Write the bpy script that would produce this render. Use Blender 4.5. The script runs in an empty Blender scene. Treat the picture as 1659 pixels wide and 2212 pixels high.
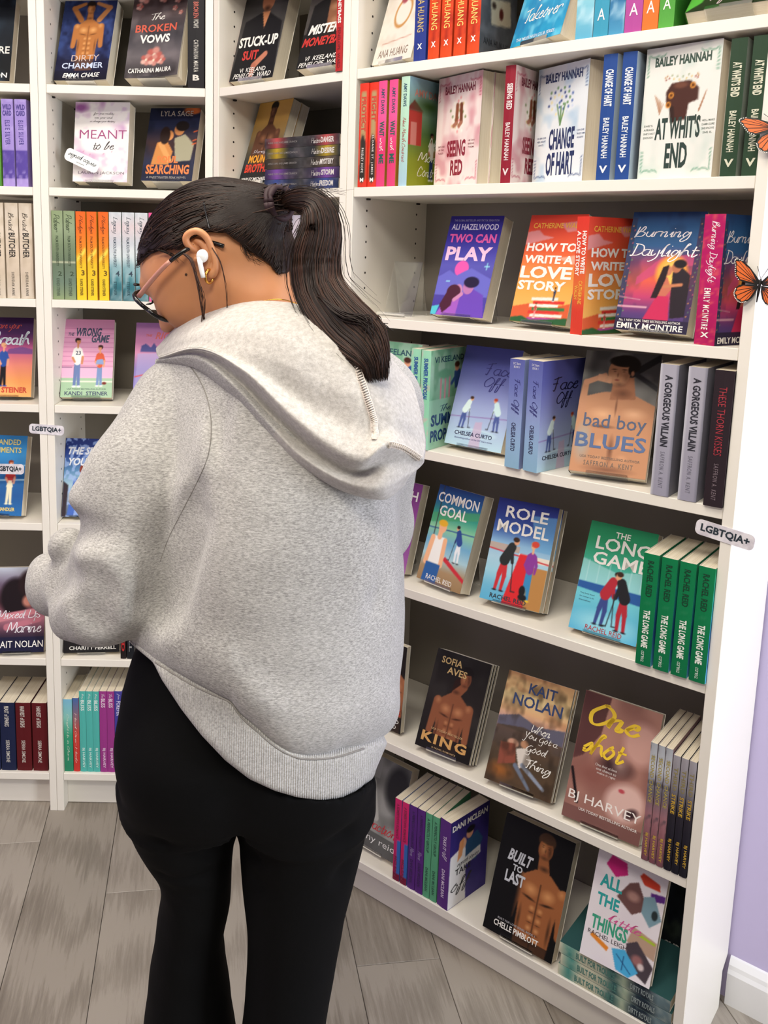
import bpy, bmesh, math, random
import numpy as np
from mathutils import Matrix, Vector
random.seed(7); np.random.seed(7)
SC = bpy.context.scene
C = SC.collection
R = math.radians
# ---------------------------------------------------------------- camera
FPX, PITCH, ROLL, CAMH = 1905.36, .15857, .02500, 1.4667
CX, CY, IW, IH = 717.52, 839.46, 1659, 2212
cp, sp, cr, sr = math.cos(PITCH), math.sin(PITCH), math.cos(ROLL), math.sin(ROLL)
cam_d = bpy.data.cameras.new('camera'); cam = bpy.data.objects.new('camera', cam_d); C.objects.link(cam)
right = Vector((1, 0, 0)); up = Vector((0, sp, cp)); fw = Vector((0, cp, -sp))
ri = right*cr + up*sr; ui = -right*sr + up*cr
cam.matrix_world = Matrix(((ri.x, ui.x, -fw.x, 0), (ri.y, ui.y, -fw.y, 0), (ri.z, ui.z, -fw.z, CAMH), (0, 0, 0, 1)))
cam_d.sensor_fit = 'HORIZONTAL'; cam_d.sensor_width = 36; cam_d.lens = FPX/IW*36
cam_d.shift_x = (IW/2-CX)/IW; cam_d.shift_y = (CY-IH/2)/IW
cam_d.clip_start = .05
SC.camera = cam
# ---------------------------------------------------------------- world, lights, exposure
w = bpy.data.worlds.new('world'); SC.world = w; w.use_nodes = True
w.node_tree.nodes['Background'].inputs[0].default_value = (1, .97, .94, 1)
w.node_tree.nodes['Background'].inputs[1].default_value = .13
def area(name, loc, target, sx, sy, power, col):
    l = bpy.data.lights.new(name, 'AREA'); l.shape = 'RECTANGLE'; l.size = sx; l.size_y = sy; l.energy = power; l.color = col
    o = bpy.data.objects.new(name, l); C.objects.link(o); o.location = loc
    o.rotation_euler = (Vector(target)-Vector(loc)).to_track_quat('-Z', 'Y').to_euler(); return o
area('ceiling_panel_light', (-.45, 1.0, 2.66), (-.45, 1.05, 0), 1.1, .4, 23, (1, .925, .79))
area('ceiling_panel_light', (-.3, -.4, 2.66), (-.3, -.35, 0), 1.1, .4, 34, (1, .925, .79))
area('ceiling_panel_light', (-1.7, .3, 2.66), (-1.7, .35, 0), 1.1, .4, 12, (1, .925, .79))
area('window_daylight', (2.25, .22, 1.35), (.7, 1.46, 1.0), .9, 1.7, 62, (.90, .95, 1))
SC.view_settings.view_transform = 'Standard'; SC.view_settings.look = 'None'
SC.view_settings.gamma = 1; SC.view_settings.use_curve_mapping = False
SC.view_settings.exposure = .16
# ---------------------------------------------------------------- units of the room
YB, YD = .0100, -.6847
dB = np.array([math.cos(YB), math.sin(YB)]); dD = np.array([math.cos(YD), math.sin(YD)])
P0 = np.array([-.689, 2.0942]); P1 = P0+.4*dB; P2 = P1+.397*dD
UNIT = {'A': (P0-.4*dB, dB, YB, .4), 'B': (P0, dB, YB, .4), 'C': (P1, dD, YD, .397), 'D': (P2, dD, YD, .8)}
ZS = [1.8188, 1.5885, 1.3284, 1.0742, .7765, .4205, .1058]
def nrm(d): return np.array([-d[1], d[0]])
def WP(u, s, dep, z):
    o, d, a, wd = UNIT[u]; p = o+d*s+nrm(d)*dep; return Vector((p[0], p[1], z))
def ray(px, py):
    X = (px-CX)/FPX; Y = -(py-CY)/FPX; xc = X*cr-Y*sr; yc = X*sr+Y*cr
    return np.array([xc, yc*sp+cp, yc*cp-sp])
def at(px, py, Y):
    r = ray(px, py); t = Y/r[1]; return np.array([r[0]*t, Y, CAMH+r[2]*t])
# ---------------------------------------------------------------- materials
def srgb(c):
    if isinstance(c, str):
        c = [int(c[i:i+2], 16)/255 for i in (0, 2, 4)]
    return tuple(((x+.055)/1.055)**2.4 if x > .04045 else x/12.92 for x in c)
MATS = {}
def mat(name, col=(.8, .8, .8), rough=.5, **kw):
    if name in MATS: return MATS[name]
    m = bpy.data.materials.new(name); m.use_nodes = True; MATS[name] = m
    b = m.node_tree.nodes['Principled BSDF']
    b.inputs['Base Color'].default_value = (*srgb(col), 1); b.inputs['Roughness'].default_value = rough
    for k, v in kw.items(): b.inputs[k.replace('_', ' ')].default_value = v
    return m
def nd(m, t, **kw):
    n = m.node_tree.nodes.new(t)
    for k, v in kw.items():
        if k in n.inputs.keys() if not hasattr(n, k) else False: n.inputs[k].default_value = v
        else: setattr(n, k, v)
    return n
def lk(m, a, b): m.node_tree.links.new(a, b)
def ramp(m, fac, stops):
    r = nd(m, 'ShaderNodeValToRGB'); el = r.color_ramp.elements
    while len(el) < len(stops): el.new(.5)
    for e, (p, c) in zip(el, stops): e.position = p; e.color = (*srgb(c), 1)
    lk(m, fac, r.inputs[0]); return r
def noise(m, scale, detail=3, stretch=(1, 1, 1), rot=(0, 0, 0), rough=.55, coord='Object'):
    tc = nd(m, 'ShaderNodeTexCoord'); mp = nd(m, 'ShaderNodeMapping'); lk(m, tc.outputs[coord], mp.inputs[0])
    mp.inputs['Scale'].default_value = stretch; mp.inputs['Rotation'].default_value = rot
    n = nd(m, 'ShaderNodeTexNoise'); n.inputs['Scale'].default_value = scale; n.inputs['Detail'].default_value = detail
    n.inputs['Roughness'].default_value = rough; lk(m, mp.outputs[0], n.inputs['Vector']); return n
def bump(m, h, strength=.3, dist=.001, prev=None):
    b = nd(m, 'ShaderNodeBump'); b.inputs['Strength'].default_value = strength; b.inputs['Distance'].default_value = dist
    lk(m, h, b.inputs['Height'])
    if prev: lk(m, prev.outputs[0], b.inputs['Normal'])
    lk(m, b.outputs[0], m.node_tree.nodes['Principled BSDF'].inputs['Normal']); return b
def bs(m): return m.node_tree.nodes['Principled BSDF']

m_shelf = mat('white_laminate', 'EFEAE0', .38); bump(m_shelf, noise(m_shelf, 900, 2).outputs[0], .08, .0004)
m_back = mat('shade_toned_back_board', '8F887D', .6)  # white board toned darker: the shade inside the cubbies is put into its colour
m_wall = mat('lavender_paint', 'C9BFE6', .75); bump(m_wall, noise(m_wall, 120, 4).outputs[0], .12, .001)
m_trim = mat('white_gloss_trim', 'EEEEF0', .3)
m_ceil = mat('ceiling_paint', 'F0EEEA', .9)
m_hole = mat('peg_hole_dark', '2A2522', .8)
m_page = mat('paper_pages', 'E9DFC8', .8)
_n = noise(m_page, 8, 2, (1, 260, 1)); lk(m_page, ramp(m_page, _n.outputs[0], [(.3, 'D6C9AE'), (.7, 'F3EBDA')]).outputs[0], bs(m_page).inputs['Base Color'])
def print_mat(name, rough):
    m = mat(name, 'FFFFFF', rough); a = nd(m, 'ShaderNodeVertexColor'); a.layer_name = 'Col'
    lk(m, a.outputs[0], bs(m).inputs['Base Color']); bs(m).inputs['Specular IOR Level'].default_value = .2; return m
m_print = print_mat('printed_cover', .48)
m_acr = mat('clear_acrylic', 'F6F8F8', .06, Transmission_Weight=1.0, IOR=1.38); 
m_floor_mats = []
for i, (c1, c2, c3) in enumerate([('8D857B', '9B9389', '766E65'), ('857D73', '958D83', '6F675E'), ('948C82', 'A29A90', '7D756C')]):
    m = mat('grey_oak_vinyl_%s' % ['mid', 'dark', 'pale'][i], c1, .42)
    n1 = noise(m, 3.0, 4, (5, .5, 1)); n2 = noise(m, 22, 6, (6, .35, 1), rough=.7)
    wv = nd(m, 'ShaderNodeTexWave'); wv.wave_type = 'RINGS'; wv.inputs['Scale'].default_value = 1.9; wv.inputs['Distortion'].default_value = 5; wv.inputs['Detail'].default_value = 3
    tc = nd(m, 'ShaderNodeTexCoord'); mp = nd(m, 'ShaderNodeMapping'); mp.inputs['Scale'].default_value = (5, .8, 1); mp.inputs['Location'].default_value = (i*1.3, i*.7+.4, 0)
    oi = nd(m, 'ShaderNodeObjectInfo'); ad = nd(m, 'ShaderNodeVectorMath'); lk(m, tc.outputs['Object'], ad.inputs[0]); lk(m, oi.outputs['Random'], ad.inputs[1])
    lk(m, ad.outputs[0], mp.inputs[0]); lk(m, mp.outputs[0], wv.inputs['Vector'])
    mx = nd(m, 'ShaderNodeMath', operation='MULTIPLY_ADD'); lk(m, wv.outputs['Fac'], mx.inputs[0]); mx.inputs[1].default_value = .26; lk(m, n2.outputs[0], mx.inputs[2])
    mx2 = nd(m, 'ShaderNodeMath', operation='MULTIPLY_ADD'); lk(m, n1.outputs[0], mx2.inputs[0]); mx2.inputs[1].default_value = .6; lk(m, mx.outputs[0], mx2.inputs[2])
    rp = ramp(m, mx2.outputs[0], [(.55, c3), (.86, c1), (1.0, c2)])
    lk(m, rp.outputs[0], bs(m).inputs['Base Color']); bump(m, mx2.outputs[0], .18, .0006); m_floor_mats.append(m)
# ---------------------------------------------------------------- object helpers
def link(o, parent=None):
    C.objects.link(o)
    if parent is not None: o.parent = parent
    return o
def mesh_obj(name, verts, faces, m, parent=None, smooth=False):
    me = bpy.data.meshes.new(name); me.from_pydata([tuple(map(float, v)) for v in verts], [], [tuple(map(int, f)) for f in faces])
    ms = m if isinstance(m, (list, tuple)) else [m]
    for k in ms: me.materials.append(k)
    if smooth: me.polygons.foreach_set('use_smooth', [True]*len(me.polygons))
    me.update(); return link(bpy.data.objects.new(name, me), parent)
def tag(o, label, cat, group=None):
    o['label'] = label; o['category'] = cat
    if group: o['group'] = group
    return o
def empty(name, loc=(0, 0, 0), rotz=0):
    o = bpy.data.objects.new(name, None); o.empty_display_size = .05; C.objects.link(o); o.location = loc; o.rotation_euler = (0, 0, rotz); return o
def box(x0, x1, y0, y1, z0, z1):
    return [(x0, y0, z0), (x1, y0, z0), (x1, y1, z0), (x0, y1, z0), (x0, y0, z1), (x1, y0, z1), (x1, y1, z1), (x0, y1, z1)]
BF = [(0, 3, 2, 1), (4, 5, 6, 7), (0, 1, 5, 4), (1, 2, 6, 5), (2, 3, 7, 6), (3, 0, 4, 7)]
def boxes(lst):
    V, F = [], []
    for b in lst:
        k = len(V); V += box(*b); F += [tuple(i+k for i in f) for f in BF]
    return V, F
def bevel_box(name, b, m, parent, bev=.0008):
    V, F = boxes([b]); bm = bmesh.new(); vs = [bm.verts.new(v) for v in V]
    for f in F: bm.faces.new([vs[i] for i in f])
    bmesh.ops.bevel(bm, geom=bm.edges[:], offset=bev, segments=1, affect='EDGES')
    me = bpy.data.meshes.new(name); bm.to_mesh(me); bm.free(); me.materials.append(m)
    return link(bpy.data.objects.new(name, me), parent)
def tubemesh(paths, seg=5, closed=False):
    """paths: list of (points Nx3, radii N) -> verts, faces"""
    V, F = [], []
    for pts, rad in paths:
        pts = np.asarray(pts, float); n = len(pts); rad = np.broadcast_to(np.asarray(rad, float), (n,))
        t = np.gradient(pts, axis=0); t /= np.linalg.norm(t, axis=1)[:, None]+1e-12
        ref = np.array([.13, .31, .94]); a = np.cross(t, ref); a /= np.linalg.norm(a, axis=1)[:, None]+1e-9; b = np.cross(t, a)
        ang = np.linspace(0, 2*np.pi, seg, endpoint=False)
        ring = pts[:, None]+rad[:, None, None]*(a[:, None]*np.cos(ang)[None, :, None]+b[:, None]*np.sin(ang)[None, :, None])
        k = len(V); V += ring.reshape(-1, 3).tolist()
        for i in range(n-1):
            for j in range(seg):
                j2 = (j+1) % seg; F.append((k+i*seg+j, k+i*seg+j2, k+(i+1)*seg+j2, k+(i+1)*seg+j))
        F.append(tuple(k+j for j in range(seg))[::-1]); F.append(tuple(k+(n-1)*seg+j for j in range(seg)))
    return V, F
def cspline(P, n):
    """Catmull-Rom through control rows P (k x d), n samples"""
    P = np.asarray(P, float); k = len(P); Q = np.vstack([2*P[0]-P[1], P, 2*P[-1]-P[-2]])
    u = np.linspace(0, k-1-1e-9, n); i = u.astype(int); f = (u-i)[:, None]
    a, b, c, d = Q[i], Q[i+1], Q[i+2], Q[i+3]
    return .5*(2*b+(c-a)*f+(2*a-5*b+4*c-d)*f**2+(3*b-a-3*c+d)*f**3)
# ================================================================ the setting
def struct(o): o['kind'] = 'structure'; return o
def poly_prism(pts2, z0, z1):
    n = len(pts2); V = [(x, y, z0) for x, y in pts2]+[(x, y, z1) for x, y in pts2]
    F = [tuple(range(n))[::-1], tuple(range(n, 2*n))]+[(i, (i+1) % n, n+(i+1) % n, n+i) for i in range(n)]
    return V, F
ZC = 2.7
PB = P0+nrm(dB)*.285; PBd = lambda s: PB+dB*s           # wall behind the left run
PD = P1+nrm(dD)*.285; PDd = lambda s: PD+dD*s           # wall behind the right run
# corner where the two wall planes meet
A_ = np.array([[dB[0], -dD[0]], [dB[1], -dD[1]]]); sc_ = np.linalg.solve(A_, PD-PB); corner = PB+dB*sc_[0]
L0 = PBd(-1.9); Rr = PDd(3.0)
floor_poly = [tuple(L0+nrm(dB)*.1), tuple(corner+nrm(dB)*.1), tuple(Rr+nrm(dD)*.1), (Rr[0], -1.9), (L0[0], -1.9)]
V, F = poly_prism(floor_poly, -.06, -.004); floor = struct(mesh_obj('floor', V, F, m_hole))
V, F = poly_prism(floor_poly, ZC, ZC+.06); struct(mesh_obj('ceiling', V, F, m_ceil))
def wall(name, a, b, nn, th=.08):
    p = [tuple(a), tuple(b), tuple(b+nn*th), tuple(a+nn*th)]; V, F = poly_prism(p, -.004, ZC); return struct(mesh_obj(name, V, F, m_wall))
wall('wall_back', L0, corner, nrm(dB)); wall('wall_right', corner, Rr, nrm(dD))
wall('wall_left', np.array([L0[0], -1.9]), np.array([L0[0], L0[1]]), np.array([-1., 0]))
def skirting(name, a, b, nn):
    d = (b-a)/np.linalg.norm(b-a); prof = [(0, 0), (-.018, 0), (-.018, .068), (-.014, .076), (-.012, .084), (-.004, .095), (0, .097)]
    V = [(*(p+nn*o), z) for p in (a, b) for o, z in prof]; n = len(prof)
    F = [tuple(range(n)), tuple(range(n, 2*n))[::-1]]+[(i, (i+1) % n, n+(i+1) % n, n+i) for i in range(n)]
    return struct(mesh_obj(name, V, F, m_trim))
skirting('baseboard_right', PDd(1.2+.002), Rr, nrm(dD)); skirting('baseboard_back', L0, PBd(-.42), nrm(dB))
# grey oak planks, each its own piece
PW, PL = .178, 1.22; pa = R(8.46); ca, sa = math.cos(pa), math.sin(pa)
plank_meshes = []
for m in m_floor_mats:
    bm = bmesh.new(); bmesh.ops.create_cube(bm, size=1)
    for v in bm.verts: v.co = Vector((v.co.x*(PW-.0012), v.co.y*(PL-.0012), (v.co.z-.5)*.004))
    bmesh.ops.bevel(bm, geom=[e for e in bm.edges if all(v.co.z > -.001 for v in e.verts)], offset=.0009, segments=1, affect='EDGES')
    me = bpy.data.meshes.new('plank'); bm.to_mesh(me); bm.free(); me.materials.append(m); plank_meshes.append(me)
def inside(x, y):
    pts = floor_poly; c = False; j = len(pts)-1
    for i in range(len(pts)):
        if (pts[i][1] > y) != (pts[j][1] > y) and x < (pts[j][0]-pts[i][0])*(y-pts[i][1])/(pts[j][1]-pts[i][1])+pts[i][0]: c = not c
        j = i
    return c
ax0, ay0 = -.4878, 1.8022    # a plank's front left corner seen in the photo
for i in range(-12, 16):
    off = {0: 0, -1: .75, 1: .62, 2: .3, 3: .95, -2: .2}.get(i, (i*.37) % PL)
    for j in range(-4, 3):
        lx = (i+.5)*PW; ly = (j+.5)*PL+off
        if i == 0 and j == 0: pass
        x = ax0+lx*ca-ly*sa; y = ay0+lx*sa+ly*ca
        ends = [(x-sa*t, y+ca*t) for t in (-.5, 0, .5)]
        if not any(inside(*e) for e in ends): continue
        o = bpy.data.objects.new('plank', plank_meshes[(i*5+j*3) % 3]); link(o, floor); o.location = (x, y, 0); o.rotation_euler = (0, 0, pa)
# ================================================================ bookcases
TH = .0181; SH = .019; DP = .28
def side_profile(x0, x1, back_cut=True):
    # front edge y=0 ; notch at the back foot for the skirting
    prof = [(0, 0), (DP-.03, 0), (DP-.03, .082), (DP, .1), (DP, 2.37), (0, 2.37)]
    V = [(x, y, z) for x in (x0, x1) for y, z in prof]; n = len(prof)
    return V, [tuple(range(n)), tuple(range(n, 2*n))[::-1]]+[(i, n+i, n+(i+1) % n, (i+1) % n) for i in range(n)]
def bookcase(u, label):
    o, d, a, wd = UNIT[u]; t = empty('bookcase', (o[0], o[1], 0), a); tag(t, label, 'bookcase')
    g = .0004
    for x0, x1 in ((g, TH), (wd-TH, wd-g)):
        V, F = side_profile(x0, x1); s = mesh_obj('side_panel', V, F, m_shelf, t)
        md = s.modifiers.new('b', 'BEVEL'); md.width = .0008; md.segments = 1
        V, F = [], []
        xs = x0-.0002 if x0 > .1 else x1+.0002
        for dep in (.048, .232):
            for k in range(62):
                z = .2+k*.032; kk = len(V); sgn = 1
                V += [(xs, dep+.0026*math.cos(q), z+.0026*math.sin(q)) for q in np.linspace(0, 2*math.pi, 8, endpoint=False)]
                F.append(tuple(range(kk, kk+8)))
        h = mesh_obj('peg_holes', V, F, m_hole, t); h['kind'] = 'stuff'
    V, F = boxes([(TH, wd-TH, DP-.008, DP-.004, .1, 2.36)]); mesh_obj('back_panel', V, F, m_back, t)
    for z in [2.049, 2.37]+ZS:
        dep0 = .0015 if z in ZS[:-1] or z == 2.049 else 0
        bevel_box('shelf', (TH+.0006, wd-TH-.0006, dep0, DP-.009, z-SH, z), m_shelf, t)
        if z in ZS[:6]:
            for xx in (TH, wd-TH-.006):
                for dep in (.045, .229):
                    bevel_box('shelf_peg', (xx, xx+.006, dep, dep+.008, z-SH-.004, z-SH-.0003), m_acr if 0 else m_hole, t, .0005)
    bevel_box('plinth', (TH, wd-TH, .036, .050, .001, ZS[6]-SH), m_shelf, t)
    return t
bookcase('A', 'white bookcase at the far left edge, holding purple, cream and dark red spines')
bookcase('B', 'narrow white bookcase behind the person, with green and orange spines on its third shelf')
bookcase('C', 'narrow angled white bookcase in the corner behind the person\'s ponytail')
bookcase('D', 'wide white bookcase at the right with the bright side panel and butterflies on it')
# ================================================================ printed art, sampled to vertex colours
def vn(W, H, cx, cy, seed):
    rs = np.random.RandomState(seed); g = rs.rand(cy+2, cx+2); x = np.linspace(0, cx, W); y = np.linspace(0, cy, H)
    xi = np.minimum(x.astype(int), cx); yi = np.minimum(y.astype(int), cy); fx = x-xi; fy = y-yi; fx = fx*fx*(3-2*fx); fy = fy*fy*(3-2*fy)
    a = g[yi][:, xi]; b = g[yi][:, xi+1]; c = g[yi+1][:, xi]; d = g[yi+1][:, xi+1]
    fx = fx[None]; fy = fy[:, None]; return (a*(1-fx)+b*fx)*(1-fy)+(c*(1-fx)+d*fx)*fy
def hx(c): return np.array([int(c[i:i+2], 16)/255 for i in (0, 2, 4)])
class Art:
    def __init__(s, W=64, H=96, base='808080'):
        s.W, s.H = W, H; s.x = np.linspace(0, 1, W)[None]*np.ones((H, 1)); s.y = np.linspace(0, 1, H)[:, None]*np.ones((1, W)); s.a = np.ones((H, W, 3))*hx(base); s.px = 1.2/W
    def mix(s, k, c): k = np.clip(k, 0, 1)[..., None]; s.a = s.a*(1-k)+(hx(c) if isinstance(c, str) else c)*k; return s
    def G(s, *st, y0=0., y1=1.):
        n = len(st); t = np.clip((s.y-y0)/(y1-y0), 0, 1)*(n-1); i = np.minimum(t.astype(int), n-2); f = (t-i)[..., None]; cs = np.array([hx(c) for c in st])
        k = ((s.y >= y0) & (s.y <= y1))[..., None]; s.a = np.where(k, cs[i]*(1-f)+cs[i+1]*f, s.a); return s
    def E(s, x, y, rx, ry, c, soft=0., rot=0., k=1.):
        X = (s.x-x); Y = (s.y-y)*1.5; r = math.radians(rot); U = X*math.cos(r)+Y*math.sin(r); V = -X*math.sin(r)+Y*math.cos(r)
        d = np.sqrt((U/rx)**2+(V/(ry*1.5))**2); w = max(soft, s.px/min(rx, ry*1.5)); return s.mix(k*np.clip((1-d)/w+.5*(soft == 0), 0, 1), c)
    def L(s, x0, y0, x1, y1, w, c, w2=None, k=1.):
        X = s.x-x0; Y = (s.y-y0)*1.5; dx = x1-x0; dy = (y1-y0)*1.5; t = np.clip((X*dx+Y*dy)/(dx*dx+dy*dy+1e-9), 0, 1)
        d = np.hypot(X-t*dx, Y-t*dy); ww = w+((w2 if w2 is not None else w)-w)*t; return s.mix(k*np.clip((ww-d)/s.px+.5, 0, 1), c)
    def P(s, pts, c, k=1.):
        tot = 0; n = len(pts)
        for jx, jy in ((-.35, -.12), (.12, -.35), (.35, .12), (-.12, .35)):
            X = s.x+jx/s.W*1.6; Y = s.y+jy/s.H*1.6; ins = np.zeros(s.x.shape, bool)
            for i in range(n):
                x1, y1 = pts[i]; x2, y2 = pts[i-1]
                if y1 == y2: continue
                ins ^= ((y1 > Y) != (y2 > Y)) & (X < (x2-x1)*(Y-y1)/(y2-y1)+x1)
            tot = tot+ins/4
        return s.mix(tot*k, c)
    def R(s, x0, y0, x1, y1, c, k=1.): return s.mix(k*((s.x >= x0) & (s.x <= x1) & (s.y >= y0) & (s.y <= y1)), c)
    def N(s, cx, cy, c, amt=.5, seed=1, lo=.45, hi=.8):
        return s.mix(amt*np.clip((vn(s.W, s.H, cx, cy, seed)*.65+vn(s.W, s.H, cx*2, cy*2, seed+9)*.35-lo)/(hi-lo), 0, 1), c)
    # a bare-chested man as on a photo cover
    def man(s, x, y, k, hair='1A1210', skin='B07850', hi='D9A57A', lo='5A3320', face=True, tilt=0):
        s.L(x, y-.02*k, x, y+.12*k, .07*k, lo, .09*k)
        s.P([(x-.30*k, y+.20*k), (x-.1*k, y+.10*k), (x+.1*k, y+.10*k), (x+.31*k, y+.20*k), (x+.25*k, y+.45*k), (x+.19*k, y+1.1*k), (x-.19*k, y+1.1*k), (x-.24*k, y+.45*k)], skin)
        s.L(x-.29*k, y+.21*k, x-.33*k, y+.52*k, .075*k, skin, .055*k); s.L(x+.30*k, y+.21*k, x+.34*k, y+.52*k, .075*k, skin, .055*k)
        for q in (-1, 1):
            s.E(x+q*.115*k, y+.265*k, .12*k, .062*k, hi, .9, q*-8, .75); s.E(x+q*.12*k, y+.335*k, .12*k, .014*k, lo, .9, q*-10, .85)
            s.E(x+q*.28*k, y+.2*k, .07*k, .05*k, hi, 1, 0, .6); s.E(x+q*.2*k, y+.52*k, .03*k, .14*k, lo, 1, 0, .6)
            for j in range(4): s.E(x+q*.055*k, y+(.40+.078*j)*k, .048*k, .028*k, hi, .9, 0, .7); s.E(x+q*.055*k, y+(.435+.078*j)*k, .05*k, .008*k, lo, .9, 0, .6)
        s.L(x, y+.2*k, x, y+.72*k, .006*k, lo, k=.7)
        if face:
            X = x+tilt; s.L(X, y, x, y+.1*k, .065*k, skin, .08*k); s.E(x, y+.075*k, .09*k, .03*k, lo, 1, 0, .6)
            s.E(X, y-.145*k, .125*k, .07*k, hair, .15); s.E(X, y-.075*k, .104*k, .092*k, skin, .1); s.E(X, y-.155*k, .112*k, .038*k, hair, .2); s.E(X-.03*k, y-.08*k, .05*k, .06*k, hi, 1, 0, .7); s.E(X+.06*k, y-.07*k, .04*k, .08*k, lo, 1, 0, .5)
            for q in (-1, 1): s.E(X+q*.04*k, y-.105*k, .028*k, .007*k, hair, .4); s.E(X+q*.04*k, y-.09*k, .018*k, .006*k, lo, .5)
            s.E(X, y-.065*k, .012*k, .022*k, lo, .9, 0, .6); s.E(X, y-.035*k, .032*k, .007*k, '7A3A30', .4); s.E(X, y-.008*k, .07*k, .022*k, lo, 1, 0, .45)
        return s
    # a flat cartoon figure: feet at (x, y), k tall
    def toon(s, x, y, k, top, legs, hair, skin='E0A37F', shoe='FFFFFF', face=1, arm=1, skirt=False):
        s.L(x-.03*k, y-.45*k, x-.07*k, y-.03*k, .06*k, legs, .042*k); s.L(x+.03*k, y-.45*k, x+.06*k, y-.03*k, .06*k, legs, .042*k)
        s.E(x-.075*k, y-.01*k, .06*k, .018*k, shoe); s.E(x+.07*k, y-.01*k, .06*k, .018*k, shoe)
        s.L(x-.02*k*0, y-.72*k, x, y-.5*k, .125*k, top, .10*k)
        if skirt: s.P([(x-.07*k, y-.53*k), (x+.07*k, y-.53*k), (x+.12*k, y-.38*k), (x-.12*k, y-.38*k)], legs)
        s.L(x-.09*k, y-.74*k, x-.15*k, y-.58*k, .045*k, top, .038*k); s.L(x-.15*k, y-.58*k, x-.08*k, y-.5*k, .036*k, skin if arm == 1 else top, .03*k)
        s.L(x+.09*k, y-.74*k, x+.16*k, y-.6*k, .045*k, top, .038*k); s.L(x+.16*k, y-.6*k, x+.14*k, y-.47*k, .036*k, skin if arm == 1 else top, .03*k)
        s.L(x, y-.86*k, x, y-.79*k, .028*k, skin); s.E(x-.012*k*face, y-.93*k, .085*k, .052*k, hair); s.E(x+.014*k*face, y-.905*k, .064*k, .05*k, skin); s.E(x-.004*k*face, y-.952*k, .078*k, .024*k, hair); s.E(x+.045*k*face, y-.912*k, .009*k, .006*k, '2A1A16')
        return s
    def skater(s, x, y, k, col, col2, face=1, hair='3A2418', stick='2A2A30'):
        s.L(x-.02*k*face, y-.5*k, x-.1*k*face, y-.28*k, .075*k, col2, .065*k); s.L(x-.1*k*face, y-.28*k, x-.14*k*face, y-.04*k, .055*k, col2, .04*k); s.L(x, y-.5*k, x+.05*k*face, y-.26*k, .075*k, col2, .06*k); s.L(x+.05*k*face, y-.26*k, x+.02*k*face, y-.04*k, .055*k, col2, .04*k)
        s.L(x-.02*k*face, y-.52*k, x+.12*k*face, y-.74*k, .14*k, col, .115*k); s.L(x+.12*k*face, y-.74*k, x+.2*k*face, y-.5*k, .055*k, col, .042*k)
        s.L(x+.2*k*face, y-.55*k, x+.3*k*face, y-.05*k, .012*k, stick); s.L(x+.3*k*face, y-.05*k, x+.4*k*face, y-.05*k, .014*k, stick)
        s.E(x+.22*k*face, y-.84*k, .075*k, .056*k, 'E0A37F'); s.E(x+.2*k*face, y-.87*k, .085*k, .04*k, hair); s.E(x-.15*k*face, y-.02*k, .06*k, .014*k, '22222A'); s.E(x+.04*k*face, y-.02*k, .06*k, .014*k, '22222A'); return s
# ================================================================ lettering
GL = dict(a='46261514233344,4644435363', b='143928131323344635', c='4526142333 44', d='45261423344934,494443 53', e='142535362614233344', f='24383928211014,1545', g='45261423344642201134', h='14283929131315364453',
 i='142623 33,2828', j='36312010', k='142839291313,46244353', l='14283928 233343', m='1516131536334556536364', n='1516131536334344', o='2614233345362637', p='1610151635443314', q='452614233446404151', r='131615264645', s='1436342313,1423',
 t='28233344,1646', u='1614233346,464353', v='162336,3645', w='16233543565766', x='1643,4613', y='16142334,46422010', z='16461343', B='19131339483616365543 13', D='2923134365582919', F='1859,393323,1646', O='3916234366583949', T='1869,494333', M='13294469737363',
 G='58381523435545,555020', W='1923455369', Y='193559,493010', S='583927453423 13', P='1329,184957352515', L='392824132353', N='13295369', C='573916134354', K='1913,594553,4525', H='1913,6963,1666', A='133953,2545', U='1914235459', E='58391626461643 53', R='1329,18495736254553', J='59542313')
ADV = dict(i=2.6, j=3, l=3, t=3, r=3.6, m=6.2, w=6, M=7, W=6, f=3.6, c=3.6, e=3.6, s=3.6)
def script_strokes(txt):
    out = []; x = 0
    for ch in txt:
        if ch == ' ': x += 2.6; continue
        g = GL.get(ch) or GL.get(ch.lower())
        if not g: x += 3; continue
        for st in g.replace(' ', '').split(','):
            p = [(int(st[i])-1+x, int(st[i+1])-3) for i in range(0, len(st)-1, 2)]
            out.append(np.array(p, float))
        x += ADV.get(ch, 4.4 if ch.islower() else 5.4)-.4
    return out
def ribbon(strokes, wd, shear=.28, lo=.75, hi=.45):
    V, F = [], []
    for p in strokes:
        if len(p) > 1 and np.allclose(p[0], p[1]): p = np.array([p[0]+(-.2, 0), p[0]+(.2, 0)])
        q = cspline(p, 4*len(p)); q[:, 0] += q[:, 1]*shear
        t = np.gradient(q, axis=0); t /= np.linalg.norm(t, axis=1)[:, None]+1e-9; nn = np.stack([-t[:, 1], t[:, 0]], 1)*wd*(lo+hi*np.abs(t[:, 1:2]))
        k = len(V); V += (q+nn).tolist()+(q-nn).tolist(); m = len(q)
        F += [(k+i, k+m+i, k+m+i+1, k+i+1) for i in range(m-1)]
    return np.array(V), F
TC = {}
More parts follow.
